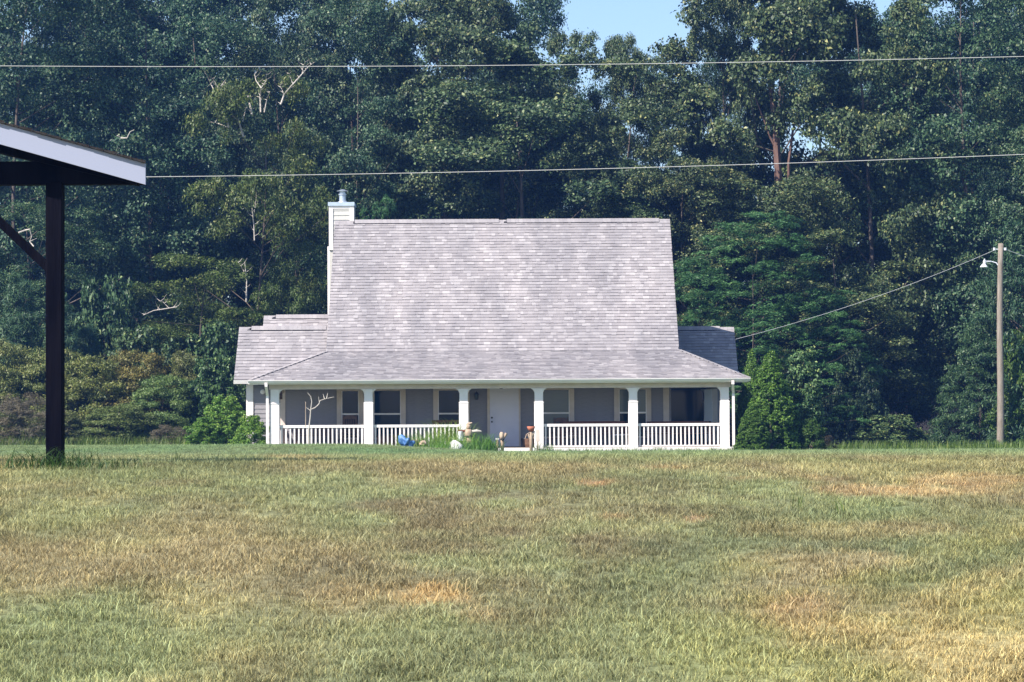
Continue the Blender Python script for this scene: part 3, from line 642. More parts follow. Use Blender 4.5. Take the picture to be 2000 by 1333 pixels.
# ------------------------------------------------------------------ foliage generators
def unit(a): return a / np.maximum(np.linalg.norm(a, axis=-1, keepdims=True), 1e-6)
def leaf_geo(C, Nn, T, Ls, Ws, tone):
    S_ = unit(np.cross(Nn, T)); n = len(C)
    Ls = Ls[:, None]; Ws = Ws[:, None]
    V = np.stack([C - T*Ls/2, C + S_*Ws/2 + Nn*Ws*.18 - T*Ls*.05, C + T*Ls/2 - Nn*Ls*.08, C - S_*Ws/2 + Nn*Ws*.18 - T*Ls*.05], 1).reshape(-1, 3)
    Fc = np.arange(n*4).reshape(n, 4)
    return V, Fc, np.repeat(tone, 4, 0)
def make_crown(name, seed, m, prof, Ht, t0, nclump, rc, nspray, nleaf, LL, LW, flat=.65, shell=(.55, 1.0), up=.5, droop=0.0, sig=.2, lob=.22, frond=False, nb=0, rb=1.9, bf=.6):
    r = np.random.default_rng(seed)
    ntot = nclump
    if nb: nclump = nb
    t = []
    while len(t) < nclump:
        q = r.random() * (1 - t0) + t0
        if r.random() * 5.6 < prof(q) + 1.3: t.append(q)
    t = np.array(t); P_ = np.array([prof(q) for q in t]); a = r.random(nclump) * 2 * np.pi
    rad = P_ * (shell[0] + (shell[1] - shell[0]) * np.sqrt(r.random(nclump))) * (1 + lob * np.sin(3*a + t*9 + seed) + lob*.6*np.sin(5*a - t*14))
    CC_ = np.stack([rad*np.cos(a), rad*np.sin(a), t*Ht], -1)
    if nb:
        out0 = unit(CC_ * np.array([1, 1, 0]) + 1e-3); per = ntot // nb; rbs = rb*(.6 + .65*r.random(nb))
        dd = unit(r.normal(size=(nb, per, 3)) + np.array([0, 0, .75]) + out0[:, None]*.5)
        CC_ = (CC_[:, None] + dd*rbs[:, None, None]*np.array([1, 1, bf])*(.75 + .3*r.random((nb, per, 1)))).reshape(-1, 3)
        nclump = nb*per
    rcs = rc * (.65 + .7*r.random(nclump))
    dirs = unit(r.normal(size=(nclump, nspray, 3)) + np.array([0, 0, up])); out = unit(CC_ * np.array([1, 1, 0]) + 1e-3)
    dirs = unit(dirs + out[:, None] * .45)
    SP = CC_[:, None] + dirs * rcs[:, None, None] * np.array([1, 1, flat]) * (.55 + .5*r.random((nclump, nspray, 1)))
    n = nclump*nspray*nleaf
    J = r.normal(size=(nclump, nspray, nleaf, 3)) * sig * np.array([1, 1, .6])
    LC = (SP[:, :, None] + J).reshape(-1, 3); LC[:, 2] -= droop * np.linalg.norm(J.reshape(-1, 3)[:, :2], axis=1)
    Nn = unit(np.repeat(dirs.reshape(-1, 3), nleaf, 0)*.6 + np.array([0, 0, .45]) + r.normal(size=(n, 3))*.55)
    if frond:      # leaflets ranked along a drooping stalk
        ax = unit(np.repeat((dirs*np.array([1, 1, .15])).reshape(-1, 3), nleaf, 0)); u = np.tile(np.linspace(-.6, 1, nleaf), nclump*nspray)[:, None]
        side = unit(np.cross(ax, np.array([0, 0, 1.]))); sg = np.where(np.arange(n) % 2 == 0, 1, -1)[:, None]
        base = np.repeat(SP.reshape(-1, 3), nleaf, 0)
        LC = base + ax*u*.42 + side*sg*.085 - np.array([0, 0, 1.])*(u**2)*.12 + r.normal(size=(n, 3))*.03
        Nn = unit(np.array([0, 0, 1.]) + r.normal(size=(n, 3))*.35 + ax*.2); T = unit(side*sg + ax*.35 + r.normal(size=(n, 3))*.1)
    else:
        T = r.normal(size=(n, 3)); T[:, 2] -= droop*2; 
    T = unit(T - Nn*np.sum(T*Nn, -1, keepdims=True))
    Ls = LL*(.6 + .8*r.random(n)); Ws = LW*(.6 + .8*r.random(n))
    cl = np.repeat(r.random(nclump), nspray*nleaf)*.6 + np.repeat(r.random(nclump*nspray), nleaf)*.4
    tone = np.stack([r.random(n), cl, r.random(n), np.ones(n)], -1)
    V, Fc, A = leaf_geo(LC, Nn, T, Ls, Ws, tone)
    return np_mesh(name, V, Fc, m, A), CC_
def make_trunk(name, m, Ht, r0, CC_, seed, nl=26, top=.85, lean=.03, start=.18):
    r = np.random.default_rng(seed); mb = MB(); N_ = 9
    ph = r.random(2)*6
    pt = lambda t: Vector((math.sin(t*4 + ph[0])*lean*Ht*t, math.cos(t*3.1 + ph[1])*lean*Ht*t - lean*Ht*0*t, t*Ht))
    ts = [i/N_*top for i in range(N_ + 1)]
    off = pt(0); mb.tube([pt(t) - off + Vector((0, 0, -.3 if t == 0 else 0)) for t in ts], [r0*(1.25 if i == 0 else 1)*(1 - .86*t/top) for i, t in enumerate(ts)], 9)
    for i in r.choice(len(CC_), min(nl, len(CC_)), replace=False):
        c = Vector(CC_[i]); t1 = max(start, min(top, c.z/Ht - .06 - .12*r.random())); p = pt(t1) - off
        mid = p.lerp(c, .5) + Vector((r.normal()*.25, r.normal()*.25, r.normal()*.25 - .1)); rr = r0*(1 - .86*t1/top)*.45
        mb.tube([p, mid, c], [rr, rr*.6, rr*.2 + .008], 5, cap=False)
    return mb.mesh(name, m, smooth=True)
VAR = {}
def prof_oak(t): return 5*(.62 + .38*math.sin(min(1, t*1.3)*math.pi*.9)) * (1 if t < .7 else math.sqrt(max(0, 1 - ((t - .7)/.33)**2)))
def prof_fine(t): return 5*(.8*math.sin(math.pi*min(1, .25 + t*.62))**.7 + .2) * (1 if t < .75 else math.sqrt(max(0, 1 - ((t - .75)/.27)**2)))
def variant(key, crown_kw, trunk_kw):
    me, cc = make_crown('crown', **crown_kw); tm = make_trunk('trunk', CC_=cc, Ht=crown_kw['Ht'], seed=crown_kw['seed'], **trunk_kw)
    VAR[key] = (me, tm, crown_kw['Ht'], 5.0)
for k, sd in (('oakA', 3), ('oakB', 14), ('oakC', 25)):
    variant(k, dict(seed=sd, m=M['oak'], prof=prof_oak, Ht=24., t0=.1, nclump=480, nb=60, rb=1.7, rc=.7, nspray=13, nleaf=16, LL=.195, LW=.12, sig=.2), dict(m=M['bark'], r0=.24))
for k, sd in (('fineA', 7), ('fineB', 18)):
    variant(k, dict(seed=sd, m=M['fine'], prof=prof_fine, Ht=24., t0=.06, nclump=504, nb=56, rb=1.9, bf=.55, rc=.78, nspray=13, nleaf=16, LL=.17, LW=.10, flat=.55, sig=.2, droop=.25), dict(m=M['bark'], r0=.18))
variant('olive', dict(seed=31, m=M['olive'], prof=lambda t: 5*(.45 + .55*math.sin(math.pi*min(1, t*1.05))), Ht=20., t0=.05, nclump=250, nb=34, rb=1.7, bf=.45, rc=.65, nspray=13, nleaf=13, LL=.22, LW=.085, droop=.8, flat=.6), dict(m=M['bark'], r0=.15, lean=.04))
variant('feather', dict(seed=41, m=M['feather'], prof=lambda t: 5*(.35 + .65*math.cos(max(0, t - .25)/.8*1.5)), Ht=13., t0=.12, nclump=140, rc=.85, nspray=14, nleaf=22, LL=.21, LW=.06, flat=.22, frond=True, up=.1, lob=.3), dict(m=M['bark'], r0=.08, top=.8))
variant('conif', dict(seed=51, m=M['conif'], prof=lambda t: 5*(1.02 - t)**.8, Ht=14., t0=.02, nclump=210, rc=.8, nspray=14, nleaf=13, LL=.30, LW=.07, flat=.3, droop=.7, up=-.1, lob=.12), dict(m=M['bark'], r0=.2, top=.97, start=.03))
variant('cedar', dict(seed=61, m=M['cedar'], prof=lambda t: 5*(.95 + .05*math.sin(t*20) if t < .3 else max(0, (1 - (t - .3)/.71))**.8), Ht=17., t0=.0, nclump=460, rc=.62, nspray=12, nleaf=17, LL=.38, LW=.17, flat=1.2, droop=-.25, up=.7, lob=.1, shell=(.72, 1.), sig=.16), dict(m=M['bark'], r0=.3, top=.8, start=.02, nl=6))
variant('pine', dict(seed=71, m=M['conif'], prof=lambda t: 5*max(0, 1.03 - t)**.65, Ht=20., t0=.02, nclump=230, rc=.95, nspray=14, nleaf=16, LL=.75, LW=.07, flat=1.0, up=1.2, lob=.15, droop=-.4, sig=.3), dict(m=M['bark'], r0=.25, top=.9, start=.03, nl=8))
bushp = lambda t: 5*math.sqrt(max(0.02, 1 - (max(0, t - .15)/.88)**2))
variant('scrub', dict(seed=81, m=M['scrub'], prof=bushp, Ht=10., t0=.02, nclump=190, rc=1.0, nspray=16, nleaf=14, LL=.34, LW=.10, flat=.3, up=.3, shell=(.5, 1.), lob=.15, sig=.3), dict(m=M['bark'], r0=.1, top=.9, start=.05, nl=8))
variant('bush', dict(seed=91, m=M['weed'], prof=bushp, Ht=10., t0=.02, nclump=150, rc=1.0, nspray=14, nleaf=12, LL=.42, LW=.24, flat=.8, lob=.25), dict(m=M['bark'], r0=.08, top=.9, start=.05, nl=8))
variant('oaky_bush', dict(seed=95, m=M['oak'], prof=bushp, Ht=10., t0=.02, nclump=130, rc=1.1, nspray=13, nleaf=11, LL=.5, LW=.28, flat=.8, lob=.3, sig=.25), dict(m=M['bark'], r0=.1, top=.9, start=.05, nl=10))
variant('twigs', dict(seed=97, m=M['twig'], prof=bushp, Ht=10., t0=.02, nclump=90, rc=1.2, nspray=14, nleaf=12, LL=.9, LW=.05, flat=.8, lob=.3, up=.8), dict(m=M['bark'], r0=.06, top=.9, start=.05))
variant('sapling', dict(seed=99, m=M['oak'], prof=lambda t: 5*(.35 + .65*math.sin(math.pi*min(1, .15 + t*.8))), Ht=28., t0=.12, nclump=70, rc=1.5, nspray=12, nleaf=11, LL=1.1, LW=.6, flat=.9, lob=.3, sig=.45), dict(m=M['bark'], r0=.3, top=.95, start=.05))
VCAT = dict(name=dict(oakA='oak_tree', oakB='oak_tree', oakC='oak_tree', fineA='leafy_tree', fineB='leafy_tree', olive='slender_tree', feather='feathery_tree', conif='conifer_tree',
            cedar='arborvitae', pine='young_pine', scrub='scrub_bush', bush='green_bush', oaky_bush='broadleaf_bush', twigs='dry_bush'))
def plant(var, px, D, top, wpx, label, cat='tree', group=None, tint=(1, 1, 1), rz=None, depth=None, trunk=None, base=None):
    cr, tr, Ht, Rr = VAR[var]
    p = at(px, 800, D); z0 = float(g(p.x, D)) if base is None else base
    hz = (at(px, top, D).z - z0)*1.03; sx = wpx/F*D/(2*Rr*1.1); sy = sx if depth is None else depth/(2*Rr*1.1)
    t = empty(VCAT['name'][var], (p.x, D, z0 - .05), 0, label, cat, group)
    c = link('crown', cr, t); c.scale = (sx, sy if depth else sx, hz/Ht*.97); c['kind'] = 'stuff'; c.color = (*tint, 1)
    k = link('trunk', tr, t); k.scale = c.scale
    rz = random.uniform(0, 6.28) if rz is None else rz
    if depth is None:
        c.rotation_euler.z = rz; k.rotation_euler.z = rz
    return t
BL = (.92, 1.0, 1.12)
G1 = 'tall trees of the wood behind the house'
G2 = 'trees deeper in the wood'
P = plant
VCAT['name']['sapling'] = 'young_tree'
# deeper row
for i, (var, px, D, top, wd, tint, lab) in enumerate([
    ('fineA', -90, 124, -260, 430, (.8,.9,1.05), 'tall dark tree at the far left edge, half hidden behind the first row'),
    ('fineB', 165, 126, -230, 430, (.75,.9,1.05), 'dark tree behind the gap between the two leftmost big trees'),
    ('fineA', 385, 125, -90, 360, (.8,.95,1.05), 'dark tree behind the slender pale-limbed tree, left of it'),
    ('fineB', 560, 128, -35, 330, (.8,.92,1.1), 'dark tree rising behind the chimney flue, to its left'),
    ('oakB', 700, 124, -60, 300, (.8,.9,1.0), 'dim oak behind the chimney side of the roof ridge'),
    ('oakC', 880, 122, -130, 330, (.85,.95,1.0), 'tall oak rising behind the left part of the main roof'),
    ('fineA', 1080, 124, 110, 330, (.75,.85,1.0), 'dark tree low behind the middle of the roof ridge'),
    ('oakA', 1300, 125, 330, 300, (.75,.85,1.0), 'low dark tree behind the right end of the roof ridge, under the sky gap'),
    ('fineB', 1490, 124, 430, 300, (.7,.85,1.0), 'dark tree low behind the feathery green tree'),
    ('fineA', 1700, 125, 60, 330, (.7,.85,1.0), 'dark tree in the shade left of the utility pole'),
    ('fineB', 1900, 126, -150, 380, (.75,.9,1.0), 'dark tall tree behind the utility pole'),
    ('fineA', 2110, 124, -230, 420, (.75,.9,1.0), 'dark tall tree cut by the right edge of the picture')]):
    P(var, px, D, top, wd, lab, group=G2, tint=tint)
for i, (px, top, wd, lab) in enumerate([(-40, -160, 420, 'at the upper left corner'), (150, -190, 400, 'above the shelter roof end'), (310, -150, 380, 'right of the shelter roof'), (455, -60, 330, 'behind the dead limbs'), (610, -40, 330, 'above the chimney'),
    (760, -140, 360, 'above the left end of the ridge'), (920, -160, 330, 'left of the open sky'), (1110, 150, 300, 'low under the open sky'), (1290, 150, 240, 'right under the open sky'), (1440, 260, 200, 'behind the reddish trunk, left'),
    (1430, 60, 150, 'right beside the open sky'), (1610, -100, 260, 'behind the reddish trunk, right'), (1770, -160, 340, 'left of the pole'), (1930, -190, 340, 'above the pole'), (2090, -190, 340, 'at the upper right corner')]):
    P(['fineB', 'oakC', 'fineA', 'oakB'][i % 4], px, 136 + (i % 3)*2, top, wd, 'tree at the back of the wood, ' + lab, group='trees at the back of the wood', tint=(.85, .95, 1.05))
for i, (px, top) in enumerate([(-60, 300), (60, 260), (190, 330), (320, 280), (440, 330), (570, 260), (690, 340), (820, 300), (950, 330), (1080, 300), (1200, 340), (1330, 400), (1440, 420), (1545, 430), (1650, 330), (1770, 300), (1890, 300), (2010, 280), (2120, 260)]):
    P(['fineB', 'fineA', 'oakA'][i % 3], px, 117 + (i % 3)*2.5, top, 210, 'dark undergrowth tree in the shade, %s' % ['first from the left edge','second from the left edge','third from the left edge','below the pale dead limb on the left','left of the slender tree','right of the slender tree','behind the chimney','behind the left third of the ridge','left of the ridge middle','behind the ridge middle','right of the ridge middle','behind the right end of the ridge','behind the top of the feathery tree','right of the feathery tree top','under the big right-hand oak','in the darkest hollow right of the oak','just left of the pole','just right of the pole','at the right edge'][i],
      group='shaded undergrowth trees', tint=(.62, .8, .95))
# front row
P('fineA', 40, 109, -190, 430, 'big blue-green tree at the upper left above the shelter roof', group=G1, tint=BL, rz=1)
P('fineB', 300, 111, -110, 400, 'big dark green tree left of the slender pale-limbed tree', group=G1, tint=BL, rz=2)
P('fineA', 545, 113, -25, 290, 'tree with thin top against the sky behind the dead limbs', group=G1, tint=(1.05, 1.0, 1.1), rz=4)
P('fineB', 690, 111, 20, 300, 'dark clumpy tree directly behind the chimney', group=G1, tint=BL, rz=5)
P('oakA', 860, 112, -70, 360, 'tall oak with yellowish leaves behind the left half of the ridge', group=G1, tint=(1.05, 1.02, 1.0), rz=.5)
P('oakB', 1010, 108, 80, 430, 'broad oak with a forked dark trunk just behind the middle of the ridge', group=G1, tint=(1.0, 1.05, 1.0), rz=1.5)
P('oakC', 1215, 110, 95, 330, 'oak with rounded top against the open sky right of centre', group=G1, tint=(1.05, 1.03, 1.0), rz=2.2)
P('oakB', 1345, 107, 260, 260, 'lower oak with brownish leaves at the right end of the ridge', group=G1, tint=(1.15, 1.02, .9), rz=3.9)
P('fineB', 1420, 114, 140, 170, 'narrow tree under the open sky gap', group=G1, tint=(.85, .95, 1.0), rz=3)
P('oakC', 1125, 113, 45, 180, 'smaller rounded oak at the left side of the open sky', group=G1, tint=(1.0, 1.02, 1.0), rz=.9)
P('oakA', 1235, 112, 40, 150, 'narrow oak crown standing up into the open sky', group=G1, tint=(1.02, 1.02, 1.0), rz=2.0)
P('oakB', 1425, 112, -80, 180, 'tall oak forming the right side of the open sky', group=G1, tint=(1.02, 1.02, .98), rz=4.0)
ro = P('oakA', 1535, 111, -210, 400, 'tall oak with reddish trunk and sky showing through its crown', group=G1, tint=(1.1, 1.05, .95), rz=3.4)
P('oakC', 1700, 109, -140, 330, 'tall yellowish oak left of the utility pole', group=G1, tint=(1.1, 1.05, .92), rz=5.1)
P('oakC', 1640, 105, 440, 300, 'low oak branches with pale leaf clumps in front of the dark hollow', group=G1, tint=(1.2, 1.12, .95), rz=.2)
P('oakA', 1490, 106.5, 330, 330, 'mid-height oak with yellowing leaves behind the feathery tree', group=G1, tint=(1.15, 1.05, .9), rz=2.9)
P('fineB', 1905, 110, -170, 400, 'big fine-leaved tree at the upper right corner', group=G1, tint=(1.0, 1.05, 1.05), rz=1.1)
P('fineA', 2080, 107, 50, 330, 'fine-leaved tree at the right edge above the conifers', group=G1, tint=(1.05, 1.05, 1.0), rz=4.4)
# nearer trees
sl_t = P('olive', 500, 104, 165, 310, 'slender olive-leaved tree with bleached dead limbs at its top', tint=(1, 1, 1), rz=.8)
P('olive', 395, 102.5, 505, 330, 'low spreading olive-green tree left of the left wing', tint=(.95, 1.0, .95), rz=2.5)
P('olive', 590, 105, 420, 190, 'small olive-green tree just left of the chimney', tint=(.9, 1.0, .95), rz=4.5)
P('fineA', 60, 104, 365, 250, 'blue-green broadleaf tree seen under the shelter roof', tint=(1.05, 1.1, 1.0), rz=2.8)
P('feather', 1470, 101, 412, 330, 'bright green feathery-leaved tree right of the main roof', tint=(1, 1, 1), rz=.4)
P('feather', 1590, 100.5, 560, 230, 'lower feathery green tree under the service cable', tint=(1.05, 1.05, 1), rz=2.0)
P('feather', 1370, 102, 500, 190, 'feathery green tree touching the right edge of the main roof', tint=(.95, 1, 1), rz=3.3)
P('feather', 735, 101, 378, 120, 'small feathery tree peeking above the ridge right of the chimney', tint=(.9, 1, 1), rz=1.3)
P('conif', 1990, 101, 420, 330, 'dark green conifer right of the utility pole', 'conifer', tint=(.95, 1.0, 1.0), rz=.6)
P('conif', 1915, 100.5, 620, 230, 'lower bushy conifer at the left foot of the utility pole', 'conifer', tint=(1.15, 1.12, .95), rz=2.6)
P('bush', 2000, 99.6, 650, 120, 'light green vine-covered shrub right of the pole', 'shrub', tint=(.75, .72, .7), rz=.4)
P('bush', 1975, 99.2, 745, 90, 'light green shrub at the right foot of the pole', 'shrub', tint=(.8, .78, .7), rz=3)
P('oaky_bush', 1735, 99.5, 812, 130, 'pale-leaved bush at the lawn edge midway between cedars and pole', 'bush', tint=(1.4, 1.4, 1.1), rz=1)
P('oaky_bush', 1668, 101, 690, 120, 'dim broadleaf bush behind the lawn edge under the low oak', 'bush', tint=(.8, .85, .9), rz=2)
P('twigs', 1610, 87, 850, 60, 'small reddish-brown dry bush right of the cedars', 'bush', tint=(1, .9, .9), rz=0)
P('cedar', 1469, 88.5, 690, 66, 'shorter arborvitae close to the right porch corner', 'arborvitae', tint=(1.2, 1.2, 1.1), rz=1)
P('cedar', 1506, 84.5, 692, 112, 'tall pointed arborvitae right of the house', 'arborvitae', tint=(1.15, 1.15, 1), rz=.2)
P('cedar', 1470, 83.2, 790, 70, 'low bright arborvitae in front of the tall pointed one', 'arborvitae', tint=(1.05, 1.05, 1), rz=2)
P('sapling', 1572, 85.5, 683, 66, 'narrow sapling with pale curled leaves right of the tall arborvitae', 'sapling', tint=(1.3, 1.5, 1.2), rz=.5)
P('bush', 1582, 84.6, 818, 56, 'green weedy shrub at the foot of the narrow sapling', 'shrub', tint=(.6, .65, .6), rz=.5)
P('pine', 38, 99, 548, 135, 'soft grey-green young pine at the left edge', 'pine', tint=(1.25, 1.25, 1.2), rz=0)
P('pine', 120, 98.5, 585, 110, 'second soft young pine behind the shelter post', 'pine', tint=(1.2, 1.22, 1.2), rz=2)
P('pine', 172, 99.5, 640, 100, 'lowest young pine right of the shelter post', 'pine', tint=(1.0, 1.1, 1.1), rz=4)
P('oaky_bush', 205, 101, 560, 150, 'dark leafy bush right of the young pines', 'bush', tint=(.8, 1.0, .9), rz=1)
P('oaky_bush', 270, 98, 650, 170, 'bush with dull green leaves above the olive thicket', 'bush', tint=(.9, 1.0, .8), rz=2)
P('oaky_bush', 430, 97, 640, 140, 'dark green bush left of the left wing roof', 'bush', tint=(.8, 1.0, .8), rz=3)
for px, D, top, wd, tint, lab in [
    (15, 96, 668, 190, (1.05, 1.0, .9), 'olive-brown scrub bush at the left edge of the thicket'),
    (-20, 94.5, 715, 150, (1, 1, .9), 'scrub bush cut by the left edge of the picture'),
    (95, 95.5, 682, 180, (1, 1, .9), 'olive scrub bush behind the shelter post'),
    (185, 94.5, 700, 180, (1.05, 1.02, .85), 'olive scrub bush right of the shelter post'),
    (265, 95, 688, 170, (1.15, .88, .75), 'rusty-topped scrub bush in the middle of the thicket'),
    (315, 93.5, 735, 150, (.8, 1.05, .9), 'greener scrub bush right of the rusty one'),
    (370, 95.5, 690, 130, (.9, .85, .8), 'brownish scrub bush near the right end of the thicket'),
    (230, 92.5, 790, 170, (.85, .95, .85), 'low dark scrub bush at the foot of the thicket'),
    (110, 92, 800, 140, (.85, .85, .9), 'low greyish scrub bush at the foot of the shelter post view')]:
    P('scrub', px, D, top, wd, lab, 'scrub bush', 'scrub bushes of the thicket left of the house', tint)
P('twigs', 50, 91.5, 770, 140, 'grey-brown twiggy bush at the lower left of the thicket', 'bush', tint=(.95, .92, .9), rz=1)
P('twigs', 330, 91.5, 830, 90, 'grey-brown twiggy bush low at the thicket edge', 'bush', tint=(.9, .9, .9), rz=2)
P('oaky_bush', 425, 94, 705, 120, 'dark leafy bush behind the bright green shrub', 'bush', tint=(.75, 1.0, .7), rz=4)
P('bush', 440, 88.5, 775, 96, 'bright green shrub at the corner of the left wing', 'shrub', tint=(1.5, 1.45, 1.3), rz=2)
P('bush', 492, 85.6, 812, 66, 'lower bright green shrub in front of the left wing wall', 'shrub', tint=(1.6, 1.5, 1.3), rz=.7)
P('bush', 400, 88, 815, 70, 'small bright green shrub farthest left of the house corner', 'shrub', tint=(1.3, 1.3, 1.2), rz=3.7)
# bleached limbs on the slender tree and others
def limb_px(parent_D, pts_, r0, r1, mb, dz=0.0):
    n = len(pts_); ps_ = [at(px, py, parent_D + dz*math.sin(i*2.1)) for i, (px, py) in enumerate(pts_)]
    mb.tube(ps_, [r0 + (r1 - r0)*i/(n - 1) for i in range(n)], 6)
def dead_limb(D_, pl, a, b_, dz):
    mb = MB(); limb_px(D_, pl, a*.62, b_*.62, mb, dz)
    for k in range(len(pl) - 1):
        for q in range(2):
            t = random.random(); x0, y0 = pl[k][0] + (pl[k+1][0] - pl[k][0])*t, pl[k][1] + (pl[k+1][1] - pl[k][1])*t
            dx, dy = random.choice((-1, 1))*random.uniform(5, 14), -random.uniform(4, 16)
            limb_px(D_, [(x0, y0), (x0 + dx*.5, y0 + dy*.35), (x0 + dx, y0 + dy)], .012, .004, mb, dz)
    o = mb.build('dead_limb', M['deadwood']); o.parent = sl_t; o.matrix_parent_inverse = Matrix.Translation(sl_t.location).inverted()
for pl, a, b_ in [([(476,268),(465,235),(440,215),(425,190),(412,165),(400,140)], .07, .015), ([(447,250),(440,225),(433,200),(428,175),(437,160)], .07, .02), ([(433,200),(432,172),(420,165)], .03, .01),
    ([(428,175),(418,158),(405,170)], .02, .008), ([(447,250),(425,241),(410,239)], .025, .01), ([(492,225),(487,200),(485,188)], .07, .03), ([(509,220),(508,190),(510,172),(500,158),(497,145)], .055, .015),
    ([(516,220),(521,195),(527,180)], .04, .015), ([(548,205),(555,185),(572,165),(590,145),(603,130),(614,122)], .065, .015), ([(590,145),(592,130),(596,121)], .02, .008), ([(572,165),(567,150),(563,143)], .02, .008), ([(555,185),(548,170),(545,150)], .02, .008),
    ([(510,172),(520,158),(520,140)], .025, .01), ([(474,238),(480,212),(486,205)], .03, .012)]:
    dead_limb(103.0, pl, a, b_, .3)
for D_, pl, a, b_ in [(101.6, [(497,470),(496,440),(493,415),(491,385)], .045, .02), (101.6, [(495,425),(500,392),(502,360)], .025, .008), (101.0, [(481,590),(482,548),(478,512)], .06, .022), (101.0, [(480,538),(470,518),(462,510)], .025, .006),
    (99.6, [(280,616),(300,607),(320,604),(345,600)], .02, .035), (99.6, [(330,602),(318,590),(310,588)], .02, .01)]:
    dead_limb(D_, pl, a, b_, .05)
tk = MB(); limb_px(108.5, [(1516,470),(1518,400),(1520,340),(1516,280),(1512,225),(1505,160)], .19, .11, tk); limb_px(108.5, [(1538,440),(1541,380),(1540,320),(1548,260),(1560,200)], .08, .04, tk); limb_px(108.5, [(1520,300),(1505,270),(1488,225),(1475,190)], .06, .02, tk)
t_ = tk.build('forked_stem', M['redbark']); t_.parent = ro; t_.matrix_parent_inverse = Matrix.Translation(ro.location).inverted()
def limb_thing(D, polys, label, m):
    mb = MB()
    for pl, a, b_ in polys: limb_px(D, pl, a*.65, b_*.65, mb, .1)
    o = mb.build('bare_branch', m); return tag(o, label, 'branch')
limb_thing(110.2, [([(980,445),(982,400),(980,350),(984,300),(978,245)], .2, .1), ([(982,390),(1010,330),(1018,325)], .05, .06), ([(1006,445),(1012,400),(1010,340),(1014,290)], .1, .05), ([(984,350),(972,300)], .06, .04), ([(985,355),(1018,333),(1000,318),(988,312)], .05, .04)], 'forked bare dark trunk standing behind the middle of the roof ridge', M['bark'])
limb_thing(104.0, [([(229,265),(236,270),(248,270),(254,258),(262,254)], .05, .02)], 'short crooked pale branch in the upper left trees', M['deadwood'])
limb_thing(101.0, [([(36,455),(50,450),(58,448),(62,462),(58,472),(66,482)], .05, .035), ([(58,472),(72,466)], .03, .01)], 'crooked pale branch seen left of the shelter post', M['deadwood'])

# ------------------------------------------------------------------ shelter at the left
DS = 22.0
def sp(px, py, D=DS): return at(px, py, D)
sh_root_p = sp(105, 905); sh = empty('shelter', (sh_root_p.x, DS, float(g(sh_root_p.x, DS))), 0, 'dark timber shelter with white rake board and shingle roof at the left edge', 'shelter')
def loc_(v): return v - sh.location
def SB(mb, name, m, **k):
    mb.v = [tuple(Vector(v) - sh.location) for v in mb.v]; return mb.build(name, m, sh, **k)
A = sp(284, 320, 21.75); B = sp(284, 361, 21.75); x_r = A.x; slope = (sp(0, 241, 21.75).z - A.z) / (A.x - sp(0, 241, 21.75).x)
hf = A.z - B.z; xrid = x_r - 2.9
def rake(x): return A.z + slope*(x_r - x) if x > xrid else A.z + slope*(x_r - xrid) - slope*(xrid - x)
xl = xrid - 2.9
def rot(p, o=(x_r, 21.75), a=R(14)):
    dx, dy = p[0] - o[0], p[1] - o[1]; return (o[0] + dx*math.cos(a) - dy*math.sin(a)*1.0, o[1] + dy*math.cos(a) + dx*0, p[2])
def shear(mb):   # depth runs back and to the left
    mb.v = [(v[0] - (v[1] - 21.75)*.30, v[1], v[2]) for v in mb.v]; return mb
for (xa, xb) in ((xrid + .001, x_r), (xl, xrid - .001)):
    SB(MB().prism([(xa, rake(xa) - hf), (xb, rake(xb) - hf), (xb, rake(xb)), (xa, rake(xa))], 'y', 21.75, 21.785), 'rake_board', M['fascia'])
    SB(shear(MB().prism([(xa, rake(xa) - .02), (xb, rake(xb) - .02), (xb, rake(xb) - .001), (xa, rake(xa) - .001)], 'y', 21.79, 22.75)), 'roof_deck', M['shadewood'])
    n = 24
    for i in range(n):
        a_, b_ = xa + (xb - xa)*i/n, xa + (xb - xa)*(i + 1)/n; t = .018 + random.random()*.012
        s = MB().prism([(a_ + .003, rake(a_) + .001), (b_ - .003, rake(b_) + .001), (b_ - .003, rake(b_) + t), (a_ + .003, rake(a_) + t*.6)], 'y', 21.73 - random.random()*.012, 22.77)
        SB(shear(s), 'roof_shingle', M['asphalt'])
    SB(shear(MB().prism([(xa, rake(xa) - hf*.45), (xb, rake(xb) - hf*.45), (xb, rake(xb) - .01), (xa, rake(xa) - .01)], 'y', 22.70, 22.74)), 'rear_rake_board', M['shadewood'])
zb_ = sp(100, 362, 22.1).z; xe_ = sp(240, 362, 22.1).x
xend = x_r - .06
def clipz(x): return rake(x) - .03
